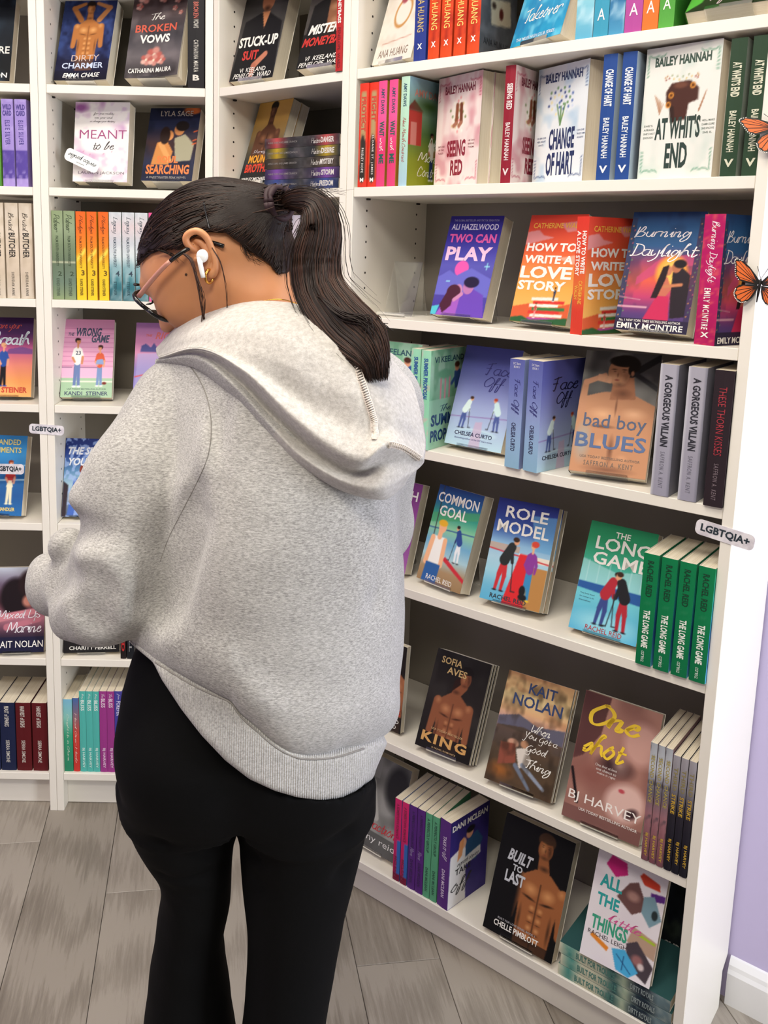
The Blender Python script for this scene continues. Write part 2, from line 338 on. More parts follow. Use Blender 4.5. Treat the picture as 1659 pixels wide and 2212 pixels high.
def glyphs(txt, style):
    key = (txt, style)
    if key in TC: return TC[key]
    if 's' in style:
        V, F = ribbon(script_strokes(txt), .42 if 'b' in style else .25, .1 if 'u' in style else .3)
    else:
        cu = bpy.data.curves.new('t', 'FONT'); cu.body = txt; cu.resolution_u = 2; cu.fill_mode = 'FRONT'
        cu.offset = .035 if 'B' in style else .018 if 'b' in style else -.006 if 'l' in style else .004
        cu.space_character = 1.25 if 'w' in style else 1.0
        if 'i' in style: cu.shear = .3
        o = bpy.data.objects.new('t', cu); C.objects.link(o); dg = bpy.context.evaluated_depsgraph_get(); me = bpy.data.meshes.new_from_object(o.evaluated_get(dg))
        V = np.array([v.co[:2] for v in me.vertices]).reshape(-1, 2); F = [tuple(p.vertices) for p in me.polygons]
        bpy.data.objects.remove(o); bpy.data.curves.remove(cu); bpy.data.meshes.remove(me)
    mn, mx = V.min(0), V.max(0); V = (V-mn)/(mx-mn); TC[key] = (V, F); return TC[key]
def inkmat(col, kind='ink'):
    return mat('%s_%s' % (kind, col), col, .42 if kind == 'ink' else .25, **({'Metallic': .7} if kind == 'foil' else {}))
def lettering(name, entries, col, mapf, parent, foil=False):
    V, F = [], []
    for txt, x0, y0, x1, y1, st in entries:
        v, f = glyphs(txt, st); k = len(V)
        V += [mapf(x0+a*(x1-x0), y1-b*(y1-y0)) for a, b in v]; F += [tuple(i+k for i in q) for q in f]
    return mesh_obj(name, V, F, inkmat(col, 'foil' if foil else 'ink'), parent)
# ================================================================ books
def col_attr(me, cols):
    at_ = me.color_attributes.new('Col', 'FLOAT_COLOR', 'POINT'); c = np.ones((len(cols), 4), np.float32); s = np.asarray(cols)
    c[:, :3] = np.where(s > .04045, ((s+.055)/1.055)**2.4, s/12.92); at_.data.foreach_set('color', c.ravel())
def grid_faces(nx, nz, k=0):
    i = np.arange(nx-1)[None]+np.arange(nz-1)[:, None]*nx+k; return np.stack([i, i+1, i+1+nx, i+nx], -1).reshape(-1, 4)
def make_book(u, row, s, dep, hz, yaw, lean, wd, ht, th, front, spine, label, group=None, texts=(), stexts=(), back='E8E4DC', curl=0., flat=False, page=m_page, spread=0.):
    """local frame: cover in the x-z plane at y=0, spine at x=0, pages towards +y"""
    o_, d_, a_, w_ = UNIT[u]; p = WP(u, s, dep, ZS[row]+hz)
    root = empty('paperback_book'); root.matrix_world = Matrix.Translation(p) @ Matrix.Rotation(a_+R(yaw), 4, 'Z') @ Matrix.Rotation(-R(lean), 4, 'X')
    tag(root, label, 'book', group)
    e = .0006
    cf = lambda x, z: -curl*(max(x/wd-.25, 0)/.75)**2*(.4+.6*(1-z/ht))
    V, cols, F = [], [], []
    if front is not None:
        H, W = front.H, front.W; X = np.linspace(0, wd, W); Z = np.linspace(ht, 0, H)
        XX, ZZ = np.meshgrid(X, Z); YY = -curl*(np.maximum(XX/wd-.25, 0)/.75)**2*(.4+.6*(1-ZZ/ht))
        V = np.stack([XX, YY, ZZ], -1).reshape(-1, 3).tolist(); cols = front.a.reshape(-1, 3).tolist(); F = grid_faces(W, H)[:, ::-1].tolist()
        k = len(V); nx = 24
        for z in (ht, 0):
            for x in np.linspace(0, wd, nx): V.append((x, cf(x, z)+e*.8+(.0012*x/wd if curl else 0), z)); cols.append(hx('F2EEE6').tolist())
        F += grid_faces(nx, 2, k).tolist()
    else:
        base = hx(spine if isinstance(spine, str) else '888888').tolist() if not isinstance(spine, Art) else spine.a[spine.H//2, -1].tolist(); k = 0
        V = [(0, 0, 0), (wd, 0, 0), (wd, 0, ht), (0, 0, ht)]; cols = [base]*4; F = [(0, 1, 2, 3)]
    if isinstance(spine, str): sa = Art(3, 2, spine)
    else: sa = spine
    k = len(V); W, H = sa.W, sa.H
    for j in range(H):
        for i in range(W):
            q = i/(W-1); V.append((-.0009*math.sin(math.pi*q), th*(1-q), ht*(1-j/(H-1)))); cols.append(sa.a[j, i].tolist())
    F += grid_faces(W, H, k)[:, ::-1].tolist()
    k = len(V); V += [(0, th, 0), (wd, th, 0), (wd, th, ht), (0, th, ht), (0, th-e, 0), (wd, th-e, 0), (wd, th-e, ht), (0, th-e, ht)]; cols += [hx(back).tolist()]*8
    F += [(k+1, k, k+3, k+2), (k+4, k+5, k+6, k+7), (k+1, k+2, k+6, k+5), (k+2, k+3, k+7, k+6)]
    cv = mesh_obj('cover', V, F, m_print, root); col_attr(cv.data, cols)
    V, F = boxes([(.0006, wd-.0012, e+.0003, th-e-.0003, .0008, ht-.0008)]); mesh_obj('page_block', V, F, page, root)
    for t in [(a[0], a[1], [e_]) + tuple(a[3:]) for a in texts for e_ in a[2]]:
        nm, col, ents = t[0], t[1], t[2]
        lettering(nm, ents, col, lambda a, b: (a*wd, cf(a*wd, ht*(1-b))-.0004, ht*(1-b)), root, len(t) > 3)
    for t in [(a[0], a[1], [e_]) for a in stexts for e_ in a[2]]:
        nm, col, ents = t[0], t[1], t[2]; V, F = [], []
        for txt, a0, a1, c0, c1, st in ents:
            v, f = glyphs(txt, st.replace('H', '')); k = len(V)
            for a, b in v:
                if 'H' in st: c = c0+a*(c1-c0); z = a1+(a0-a1)*b
                else: z = a0+a*(a1-a0); c = c0+b*(c1-c0)
                V.append((-.0009*math.sin(math.pi*c)-.0004, th*(1-c), ht*(1-z)))
            F += [tuple(i+k for i in q) for q in f]
        mesh_obj(nm, V, F, inkmat(col), root)
    return root
def dup(root, shift=0., label=None, u=None):
    """copy of a standing book and its parts, moved along its unit"""
    r = root.copy(); C.objects.link(r)
    for ch in root.children:
        c = ch.copy(); C.objects.link(c); c.parent = r; c.matrix_parent_inverse = ch.matrix_parent_inverse.copy()
    d = UNIT[u][1]; r.matrix_world = Matrix.Translation((d[0]*shift, d[1]*shift, 0)) @ root.matrix_world
    if label: r['label'] = label
    return r
def stand(u, row, s, dep, hz, yaw, lean, wd, th, label, b=.125, wst=.07):
    """bent clear acrylic easel: lip, ledge, leaning plate and rear leg"""
    o_, d_, a_, w_ = UNIT[u]; ln = R(lean); zz = ZS[row]
    root = empty('display_easel'); p = WP(u, s, dep, zz); root.matrix_world = Matrix.Translation(p) @ Matrix.Rotation(a_+R(yaw), 4, 'Z')
    tag(root, label, 'book stand', 'clear acrylic easels under the face-out books')
    T = lambda c, q: (q*math.sin(ln)+c*math.cos(ln), hz+q*math.cos(ln)-c*math.sin(ln))
    line = [T(-.0022, .005), T(-.0022, -.0012), T(th+.0012, -.0012), T(th+.0012, b)]
    yb, zb = line[-1]; line.append((yb+.5*zb*.42, .0008))
    P = np.array(line); t_ = .0009
    V, F = [], []; n = len(P)
    dirs = [(P[min(i+1, n-1)]-P[max(i-1, 0)]) for i in range(n)]; nn = [np.array([-d[1], d[0]])/np.linalg.norm(d) for d in dirs]
    x0, x1 = wd/2-wst/2, wd/2+wst/2
    for x in (x0, x1):
        for i in range(n): V.append((x, *(P[i]+nn[i]*t_)))
        for i in range(n): V.append((x, *(P[i]-nn[i]*t_)))
    for i in range(n-1): F += [(i, i+1, 2*n+i+1, 2*n+i), (n+i+1, n+i, 3*n+i, 3*n+i+1), (i+1, i, n+i, n+i+1), (2*n+i, 2*n+i+1, 3*n+i+1, 3*n+i)]
    F += [(0, 2*n, 3*n, n), (n-1, 2*n-1, 4*n-1, 3*n-1)]
    mesh_obj('bent_sheet', V, F, m_acr, root); return root
# ================================================================ covers
def a_dirty():
    a = Art(64, 96).G('1E2A55', '2C3B70', '232B55', '15162C'); a.N(7, 9, '3D5596', .7, 3, .4, .7).N(10, 12, '0C1030', .6, 5, .5, .8)
    a.man(.52, .17, .78, '201410', 'B8753F', 'F0B878', '4A2A18'); a.L(.36, .25, .2, .1, .05, 'B8753F', .045); a.L(.2, .1, .4, .045, .04, 'B8753F', .03); a.L(.7, .25, .88, .1, .05, 'C48450', .045); a.L(.88, .1, .64, .04, .04, 'C48450', .03)
    return a.R(0, .74, 1, 1, '161530', .6).G('161530', '100E20', y0=.88)
def a_vows():
    a = Art(64, 96).G('3A2A28', '55484A', '3C3A40', '6A6468', '2E2A2C').N(5, 8, '857C80', .5, 8)
    for x, y, r in ((.2, .05, .14), (.55, .07, .10), (.12, .16, .08), (.82, .1, .08), (.78, .2, .06), (.9, .26, .05), (.5, .74, .17), (.36, .79, .12), (.64, .8, .1), (.5, .8, .12)):
        for q in range(5): a.E(x+r*.5*math.cos(q*1.26), y+r*.35*math.sin(q*1.26), r*.5, r*.3, ['B8625A', 'C98A80', 'E0B0A4'][q % 3], .5)
        a.E(x, y, r*.25, r*.18, 'F0D8C0', .6)
    return a
def a_stuck():
    a = Art(64, 96, '3E3C3C').N(3, 4, '6A6868', .4, 2); a.P([(.1, .32), (.42, .24), (.62, .24), (.95, .36), (1, 1), (0, 1)], '17161A'); a.P([(.46, .22), (.64, .22), (.56, .42)], 'C08058'); a.E(.55, .1, .15, .13, 'B87A55', .1); a.E(.55, .02, .17, .07, '1A1414', .1); a.E(.55, .19, .12, .05, '4A2E22', .8)
    return a.L(.5, .84, .72, .72, .06, 'C07B62', .05).L(.5, .84, .48, .95, .05, 'B06A55')
def a_mister():
    a = Art(64, 96, '4A4644'); a.P([(.1, .3), (.4, .2), (.7, .2), (1, .32), (1, 1), (0, 1)], '1A191B'); a.P([(.42, .2), (.8, .2), (.75, .6), (.45, .62)], '8A5C42'); a.E(.56, .34, .14, .06, 'B08060', .8); a.E(.6, .5, .12, .06, 'A87858', .8)
    return a.R(0, .62, 1, 1, '1B1A1B').E(.6, .66, .3, .1, '2A1E1A', .9)
def a_meant():
    a = Art(64, 96, 'F1ECEC'); a.N(4, 6, 'B784B8', .75, 21, .55, .8).N(9, 12, 'C9A6D0', .5, 4, .55, .8); a.E(.5, .42, .42, .28, 'F4EFEF', .5); a.E(.1, .07, .2, .08, '9A5C9C', .7)
    for x, y in ((.18, .62), (.3, .66), (.22, .72), (.4, .6), (.55, .65), (.25, .82), (.75, .34), (.7, .62)): a.E(x, y, .012, .018, 'B8457E', .4, 30)
    return a
def a_soul():
    a = Art(64, 96).G('1B2340', '232B4C', '3A2226', '252A48', '1C2340'); a.E(.84, .03, .2, .07, 'D9743A', .3); a.N(5, 7, '0E1428', .5, 5)
    a.P([(.55, .42), (.75, .36), (.95, .5), (.92, .72), (.62, .74)], 'A9A58C').P([(.22, .48), (.4, .44), (.55, .6), (.5, .78), (.15, .78)], 'D08A4A'); a.L(.3, .5, .5, .72, .05, 'E0A060'); a.E(.63, .3, .1, .08, 'D8925A'); a.E(.68, .25, .13, .07, '1A1010').E(.44, .38, .09, .07, 'E29A5C').E(.36, .38, .1, .12, '26120E')
    for y in (.33, .45, .5): a.L(.92, y, .98, y-.015, .012, 'D9602E')
    return a
def a_mount(): return Art(64, 96).G('C9A050', 'B08A48', '6A5A40', '2E3438', '1E2226').man(.5, .2, .95, '100A08', '5A3828', '9A6A4C', '1E100A').R(0, .82, 1, 1, '1C2024', .85)
def a_wrath():
    a = Art(56, 84, 'DCD5CC').N(6, 9, 'C6BCB0', .6, 3); a.E(.5, .5, .22, .17, 'B8864E', .1, 20).E(.5, .5, .18, .135, 'DCD5CC', .1, 20).E(.46, .36, .1, .06, '9C4A56', .4).E(.44, .3, .16, .05, 'D8A0A8', .9); return a.L(.15, .8, .85, .76, .004, 'B07060')
def a_card(): return Art(40, 60, '55565A').N(6, 9, '7A7B80', .6, 3).P([(.25, .5), (.8, .46), (.85, .68), (.3, .72)], 'C9BBA0').E(.56, .6, .06, .05, '5A2420').E(.35, .55, .08, .04, '3A2A22', .6)
def a_take():
    a = Art(64, 96).G('5A4FA0', '4C8AC8', '3FA8D0', '2E86B4', '2A9CC4').N(8, 10, '9AE0F0', .6, 4, .5, .75); a.L(.05, .45, .4, .42, .02, 'D8C8E8').L(.5, .4, .9, .37, .02, 'E8D8F0'); return a.N(12, 5, '1C5C98', .4, 8)
def a_miles(): return Art(64, 96).G('2A3A30', '3C2E3A', '2E4A22', '223018').P([(0, .55), (.2, .4), (.16, .9), (0, 1)], '52A83C').E(.55, .5, .4, .2, '5A4450', .8).E(.8, .6, .25, .15, '1A1218', .6)
def a_amy():
    a = Art(64, 96).G('8FB8CC', '7A9C8E', '4A6A3A', '7E8C24', '8A9420'); a.R(0, .3, .32, .62, 'A8332A').P([(-.05, .3), (.13, .2), (.36, .3)], '6A2A24').R(.06, .4, .2, .62, 'E8DED0', .4); a.E(.5, .24, .5, .1, '3C5C2E', .9); return a.toon(.6, .93, .46, 'F0E8DC', '2A3A6A', '221412', 'A8704C')
def leafc(a, c, seed=1):
    for q, (x, y, s) in enumerate(((.07, .05, 1), (.93, .05, -1), (.07, .95, 1), (.93, .95, -1))):
        v = 1 if y < .5 else -1
        for j in range(5): a.E(x+s*.045*j, y+v*(.012+.008*(j % 2)), .045, .010, c, .3, 35*s*v-20*j*s*v)
        for j in range(6): a.E(x-s*.03, y+v*(.02+.028*j), .035, .010, c, .3, 70*s*v+15*j)
    return a
def a_red():
    a = Art(64, 96, 'EAD9D6').N(5, 7, 'C98490', .7, 12, .5, .75).N(12, 3, 'D8A6AC', .4, 14); a.E(.5, .36, .22, .2, 'F0E8E0', .4)
    for q in range(26): t = q*2.4; a.E(.5+.2*math.cos(t)*(q/26), .36+.17*math.sin(t)*(q/26)**.5, .03, .02, ['F4F0E6', '8A9468', 'D8C090', 'E8A0A0'][q % 4], .4)
    a.L(.47, .27, .46, .42, .035, '8A5038').L(.56, .27, .57, .42, .035, '74402C').L(.46, .43, .4, .45, .03, 'A8705A').L(.57, .43, .52, .455, .03, 'A8705A'); return leafc(a, 'A83A50')
def a_hart():
    a = Art(64, 96, 'DDE3E8').N(5, 7, '9CBCD8', .6, 15, .5, .8)
    for q in range(34): t = q*2.4; r = (q/34)**.5; a.E(.5+.27*math.cos(t)*r, .3+.13*math.sin(t)*r, .028, .018, ['2E3F80', '4A64A8', 'E8DCA8', '5E8A50', 'C8D4E8'][q % 5], .4)
    a.L(.5, .35, .5, .5, .012, '4E7A3E').L(.42, .33, .5, .5, .01, '4E7A3E').L(.58, .33, .5, .5, .01, '4E7A3E'); return leafc(a, '2B3E70')
def a_wits():
    a = Art(72, 108, 'E6E6E0').N(5, 7, 'C4D4CC', .6, 17, .55, .8); a.P([(.38, .28), (.62, .27), (.74, .33), (.74, .42), (.62, .44), (.6, .56), (.42, .57), (.4, .46), (.32, .44), (.31, .34)], '4A2A22').E(.5, .3, .12, .03, '6E4434', .5); a.L(.4, .47, .42, .56, .03, '33201A')
    for q in range(16): t = q*2.4; a.E(.5+.22*math.cos(t), .24+.06*math.sin(t*1.3), .018, .012, ['B88A5A', '9A4A3A', '8A9A70', 'D8B868'][q % 4], .5)
    for x, y in ((.66, .31), (.38, .37), (.35, .44)): a.E(x, y, .045, .03, 'D08A38', .3).E(x, y, .018, .012, '5A3010')
    for j in range(7): a.L(.24, .5, .16+.02*j, .36+.012*j, .004, 'B08060').L(.76, .5, .84-.01*j, .36+.02*j, .004, 'A87858')
    return leafc(a, '5E9478')
def a_two():
    a = Art(80, 120).G('2A2480', '3A34A0', '5A58B4', '5048A0', '4438A0'); a.E(.42, .53, .13, .08, 'E85AB0'); a.P([(0, .62), (.2, .55), (.35, .6), (.6, .52), (1, .62), (1, .8), (0, .8)], '6A6AC8').L(.84, .5, .92, .5, .008, '9AE8F0').L(.88, .47, .88, .53, .008, '9AE8F0').L(.18, .66, .24, .66, .008, '9AE8F0')
    a.P([(.28, .8), (.5, .78), (.52, 1), (.1, 1)], 'A05CC0').P([(.5, .8), (.62, .7), (.92, .78), (1, 1), (.48, 1)], '6C48B8'); a.E(.62, .71, .1, .07, 'B878B0').E(.66, .66, .14, .055, '221A3C').E(.44, .75, .08, .065, 'C888B4').E(.36, .76, .13, .07, '4A1E34').P([(.24, .76), (.38, .76), (.36, .9), (.22, .98), (.14, .9)], '4A1E34')
    return a.P([(0, .92), (.14, .9), (.1, 1), (0, 1)], '54C0D0').L(.4, .84, .52, .78, .03, 'C888B4')
def a_love():
    a = Art(80, 120).G('D8402E', 'E05038', 'E0603A', 'EC8A4A', 'F2A850', 'F0B460', 'E89048'); a.P([(0, .16), (.2, .14), (.3, .19), (.5, .21), (0, .28)], 'E09090').P([(.55, .08), (1, .05), (1, .14), (.7, .16)], 'E08A8A').P([(.6, .4), (1, .36), (1, .46)], 'F0A890')
    a.P([(0, .86), (.3, .82), (.6, .86), (1, .8), (1, 1), (0, 1)], 'D8603A')
    for j, (x0, x1, y, c) in enumerate(((.3, .86, .95, 'B04AA0'), (.34, .9, .915, 'F0E8E0'), (.3, .84, .885, 'D83A34'), (.36, .92, .855, '3A7A44'), (.3, .8, .825, 'F4ECE4'), (.36, .9, .795, 'D83A34'), (.32, .78, .765, 'F2EAE2'))): a.P([(x0, y), (x1, y-.012), (x1, y+.016), (x0, y+.028)], c)
    a.toon(.7, .79, .13, '2A3A5A', '22304A', '1A1414', '8A5A40').toon(.42, .95, .14, 'C84848', 'E8A0A0', '5A2A1A'); return a.N(16, 6, '2A5A34', 0, 1).P([(0, .96), (.2, .94), (.35, .97), (.6, .96), (1, .93), (1, 1), (0, 1)], '2E5E38')
def a_day():
    a = Art(88, 132).G('1C3C6C', '2A5A8C', '2C5C90', 'A0466A', 'E0604A', 'C04070', '5A3A78', '2E3A68'); a.N(6, 7, '16284E', .5, 3, .5, .8); a.P([(.2, .55), (.5, .38), (1, .34), (1, .44), (.6, .46), (.2, .62)], 'C84A7A', .8); a.E(.66, .5, .24, .16, 'F0A040', .25).E(.66, .5, .19, .13, 'F8C860', .5)
    a.P([(.68, .5), (.8, .46), (.92, .52), (.94, .86), (.74, .88), (.7, .7)], '241A24').P([(.5, .56), (.62, .54), (.7, .64), (.6, .74), (.5, .7)], 'C8705A').P([(.52, .7), (.68, .7), (.74, .94), (.34, .95)], 'C82A5A'); a.E(.72, .46, .065, .045, 'B87050').E(.76, .43, .085, .035, '181018').E(.62, .49, .05, .04, 'C88060').P([(.54, .46), (.62, .44), (.6, .56), (.52, .72), (.44, .72)], '22121A'); a.L(.6, .62, .82, .6, .02, 'C8805A')
    a.R(0, .05, .07, .9, '2A3A5E', .85).R(.93, .05, 1, .9, '3A2E54', .85); a.L(0, .8, .4, .8, .012, 'D8A8B8').L(0, .72, .3, .74, .006, 'C88AA0').R(0, .9, 1, 1, '241C38', .9)
    for j in range(22): a.E(.03+.03*((j*37) % 3), .12+.036*j, .016, .010, ['E8A050', 'D8607A', '6A9A60'][j % 3], .3).E(.95+.02*((j*17) % 3), .1+.036*j, .014, .010, ['E8A050', 'D8607A', '5A8A60'][j % 3], .3)
    return a
def a_summer():
    a = Art(64, 96).G('A8D8B8', 'B4E0C8', '8CC8A4', '9CD0B4', 'C0E4D0'); a.N(7, 8, '6CB088', .6, 4, .5, .7)
    for x in (.3, .42, .54): a.L(x, .25, x, .5, .02, 'E89AA8')
    a.E(.4, .25, .25, .06, '78BC94', .4).P([(.66, .24), (.84, .22), (.9, .4), (.7, .42)], '3A5C9C').E(.74, .2, .06, .04, 'E0A080').E(.74, .17, .07, .03, '4A2A1E').L(.7, .3, .6, .36, .03, '3A5C9C'); return a.R(0, .5, 1, 1, 'A8DCC0', .8)
def a_face():
    a = Art(80, 120).G('4C4F98', '5A60A8', '7880BC', '98A4D0', 'A8BCDC', 'B0D0E0'); a.L(0, .72, 1, .68, .006, '8A6AA8').E(.5, .86, .4, .05, 'C0DCEA', .3).E(.5, .86, .34, .035, 'A8C4DC', .3); a.P([(.46, .75), (.58, .74), (.62, 1), (.42, 1)], 'C8A4C0', .6)
    return a.skater(.24, .83, .36, 'D8ECEC', '4A5A98', 1).skater(.80, .82, .36, 'C8E4E8', '4A5A98', -1, 'B0402A')
def a_bad():
    a = Art(96, 144, '4A4A4A').N(4, 5, '8A8A86', .8, 6, .4, .7); a.L(.6, .2, 1, .02, .04, '1E1E20').L(.55, .12, 1, .28, .03, '26262A'); a.P([(.0, .4), (.3, .34), (.62, .32), (1, .42), (1, 1), (0, 1)], 'C08A66')
    a.P([(.42, .22), (.68, .2), (.74, .38), (.4, .4)], 'A87050').E(.56, .34, .14, .05, '7A4C34', .9); a.E(.55, .10, .21, .085, '18120E', .12).E(.48, .165, .155, .12, 'BC8662', .08).E(.52, .075, .20, .05, '18120E', .15).E(.63, .14, .045, .05, '18120E', .3).E(.655, .17, .028, .028, 'B07A5A', .2).E(.42, .2, .09, .06, 'D09C78', .9, 0, .7).E(.58, .22, .06, .08, '8A5A42', .9, 0, .6)
    a.E(.41, .145, .05, .008, '2A1A14', .3).E(.545, .143, .05, .008, '2A1A14', .3).E(.42, .162, .026, .007, '3A241A', .4).E(.54, .16, .026, .007, '3A241A', .4).E(.465, .19, .016, .026, '8A5A40', .6).E(.46, .232, .045, .011, '8A4438', .3).E(.5, .27, .1, .03, '5A3828', 1, 0, .7)
    a.L(.04, .5, .06, .27, .055, 'C08A68', .04).L(.06, .27, .3, .2, .035, 'C89070', .03)
    for j in range(4): a.L(.22, .2+.014*j, .38, .215+.014*j, .012, 'D09A78')
    for x, y, rx, ry, c in ((.34, .52, .24, .07, 'DCA880'), (.74, .5, .2, .06, 'E0AC86'), (.36, .62, .2, .02, '6E4430'), (.5, .45, .02, .1, '7A4E38'), (.5, .8, .05, .14, '7A4E38'), (.36, .76, .09, .05, 'D09C76'), (.66, .74, .09, .05, 'D8A27C'), (.36, .88, .09, .04, 'C8926C'), (.66, .86, .09, .04, 'D29A74'), (.5, .96, .4, .04, '8A5C44')): a.E(x, y, rx, ry, c, .9)
    return a.E(.12, .75, .14, .2, 'A8A29A', .8)
def rink(a, top, mid, ice): a.R(0, .42, 1, .52, mid); a.R(0, .52, 1, 1, ice); a.L(0, .52, 1, .55, .008, 'C83A44'); return a
def a_ghy(): return Art(64, 96).G('7A3A80', '8A4490', '8A4A94', 'A060A0').toon(.85, .95, .5, 'E8A0B8', '2A3A78', '3A1E14')
def a_common():
    a = Art(80, 120).G('1E3C7A', '2A62A0', '3A9C88', '8CC8A0', '70A8CC', 'A8CCD8', 'A88A68', '9A7C58'); a.P([(0, .3), (1, .18), (1, .26), (0, .4)], '4AA070', .8).L(0, .45, 1, .42, .008, '2A4A90'); a.L(.12, .0, .14, .55, .01, '3A3A40').P([(.5, .7), (1, .86), (1, .9), (.46, .74)], 'C8303C')
    a.skater(.72, .74, .42, '2E4A90', 'E8ECF2', -1, '22181A'); return a.P([(.12, .52), (.42, .52), (.46, .8), (.1, .8)], 'F2F0EE').L(.14, .55, .1, .8, .05, 'F0B48C').L(.42, .55, .44, .8, .045, 'F0B48C').P([(.12, .8), (.44, .8), (.42, 1), (.1, 1)], '2E5EA0').L(.28, .46, .28, .52, .05, 'F0B48C').E(.3, .42, .085, .062, 'F0B48C').E(.29, .38, .1, .035, 'E8B030')
def a_role():
    a = Art(88, 132).G('1E2A80', '2A3C90', '3A5CA8', '8CB8DC', 'A8CCE0', '9CD0E4', '70B8D8', '5AAED4'); a.P([(.6, .12), (1, .1), (1, .45), (.75, .45)], '6AA8D8', .7).R(0, .44, .5, .5, 'B8A8A0').R(.5, .5, 1, .56, 'E8DED0').L(0, .5, 1, .55, .01, 'C8303C').P([(.62, .6), (1, .6), (1, 1), (.5, 1)], 'B8844A'); a.P([(.52, .5), (.66, .5), (.72, 1), (.36, 1)], 'D82A30')
    a.skater(.3, .9, .6, '262A2C', 'C83038', 1).toon(.72, .93, .58, '8A3A98', '3A8AC0', 'E0A040', 'E8B088', 'E8C030', -1, 0); a.E(.74, .385, .06, .03, 'D84A3A').E(.66, .84, .05, .05, '1A1A1E').E(.68, .9, .07, .03, '1A1A1E'); return a
def a_long():
    a = Art(88, 132).G('1E8A5A', '2A9868', '3CA888', '5ABCC0', '70C8D8', '60B8D8', '5CB4DC'); a.P([(0, .35), (.5, .42), (1, .36), (1, .56), (0, .56)], 'A8D8DC', .7).P([(0, .56), (1, .56), (1, .66), (0, .62)], '2A5AA0').E(.5, .9, .6, .14, '8ED4E8', .6)
    for j in range(6): a.L(.1+.16*j, .36, .1+.16*j, .55, .003, 'C8E8EC')
    return a.skater(.44, .92, .56, 'B02A38', '3A4A8A', 1, '1E1414').skater(.7, .93, .58, '1E1E24', 'B02A38', -1, '3A2218')
def a_rate(): return Art(64, 96, '201A1A').man(.75, .2, 1.0, '1A1210', 'A86A48', 'D89A70', '3A2016').R(0, .82, 1, 1, '121014', .8)
def a_king(): return Art(80, 120).G('1A1614', '221C1A', '181412').N(4, 5, '33302E', .5, 4).man(.5, .3, .98, '140C0A', '8A5236', 'C88A60', '2A140C', tilt=.12).R(0, .84, 1, 1, '14100E', .85)
def a_kait():
    a = Art(80, 120).G('D8A878', 'E8C48C', 'F0D8A0', 'E8B888', 'C0989A', '8A80A0', '4A4A5A', '5A4A38', '4A3828', '3A281C'); a.N(4, 14, 'B8805A', .5, 8, .5, .75).P([(0, .42), (.3, .36), (.6, .42), (1, .38), (1, .52), (0, .5)], '56586E', .9).P([(0, .5), (.4, .46), (1, .52), (1, 1), (0, 1)], '4A3A2A', .8)
    a.N(14, 12, 'C87A30', .0, 3); a.E(.2, .88, .25, .1, 'C87028', .9, 0, .6).E(.3, .62, .1, .045, 'C89880', .3).P([(.12, .64), (.34, .62), (.4, .78), (.14, .84)], '8A4A3A').P([(.36, .66), (.52, .62), (.62, .74), (.46, .82)], 'D8D0C8').E(.47, .6, .07, .04, 'B88868', .3)
    return a.L(.5, .78, .86, .92, .03, '8A94A8', .02).L(.4, .8, .66, .96, .03, '6A7488', .02).N(9, 9, '2A1E14', .5, 6, .5, .8)
def a_one():
    a = Art(88, 132, '94685F').N(3, 4, 'BC8C7E', .8, 5, .3, .8); a.P([(.0, .0), (.35, .0), (.3, .3), (.12, .5), (0, .55)], '4A2A2C', .8).E(.82, .28, .28, .2, 'C89C92', .4).E(.3, .62, .4, .16, '8A5850', .8).E(.74, .74, .3, .17, 'D8B4AC', .35, -20).E(.84, .8, .12, .05, '3A2428', .6, -30).E(.55, .5, .3, .1, '2E1A1E', .8).E(.68, .66, .05, .02, 'B84A54', .4)
    return a.L(.02, .62, .16, .86, .018, '1A1216').E(.6, .48, .14, .1, 'E0BCB0', .9, 0, .6).R(0, .9, 1, 1, '5A3A3A', .5)
def a_attr(): return Art(64, 96, '6A6A68').N(3, 4, 'A8A8A6', .8, 9, .4, .7).E(.8, .25, .3, .3, '2A2A2C', .4).E(.35, .5, .2, .16, '8E8E8C', .6).L(.3, .3, .5, .65, .05, 'B8B8B4').R(0, .8, 1, 1, '4A4A4A', .7).R(.1, .05, .4, .24, '8A8A8A', .6)
def a_off():
    a = Art(64, 96).G('2E2468', '34297A', '3A2E80', '3E3084'); a.N(6, 6, '4A3A98', .5, 3); a.P([(.02, .4), (.4, .34), (.46, 1), (0, 1)], 'F2F0F4').P([(.4, .32), (.7, .26), (.86, .4), (.7, .6), (.42, .55)], '2E5A88'); a.E(.5, .24, .09, .06, 'E8A888').E(.52, .2, .11, .04, '17141E').E(.34, .32, .08, .06, 'F0B898').P([(.24, .28), (.36, .25), (.32, .45), (.2, .5)], 'E8A06A'); a.P([(.15, .52), (.8, .46), (.82, .56), (.14, .63)], 'F4F4F6'); return a
def a_built(): return Art(88, 132, '0D0C0D').man(.66, .24, 1.05, '4A3220', '9A5E38', 'DDA068', '0D0B0A', tilt=-.03).mix_left()
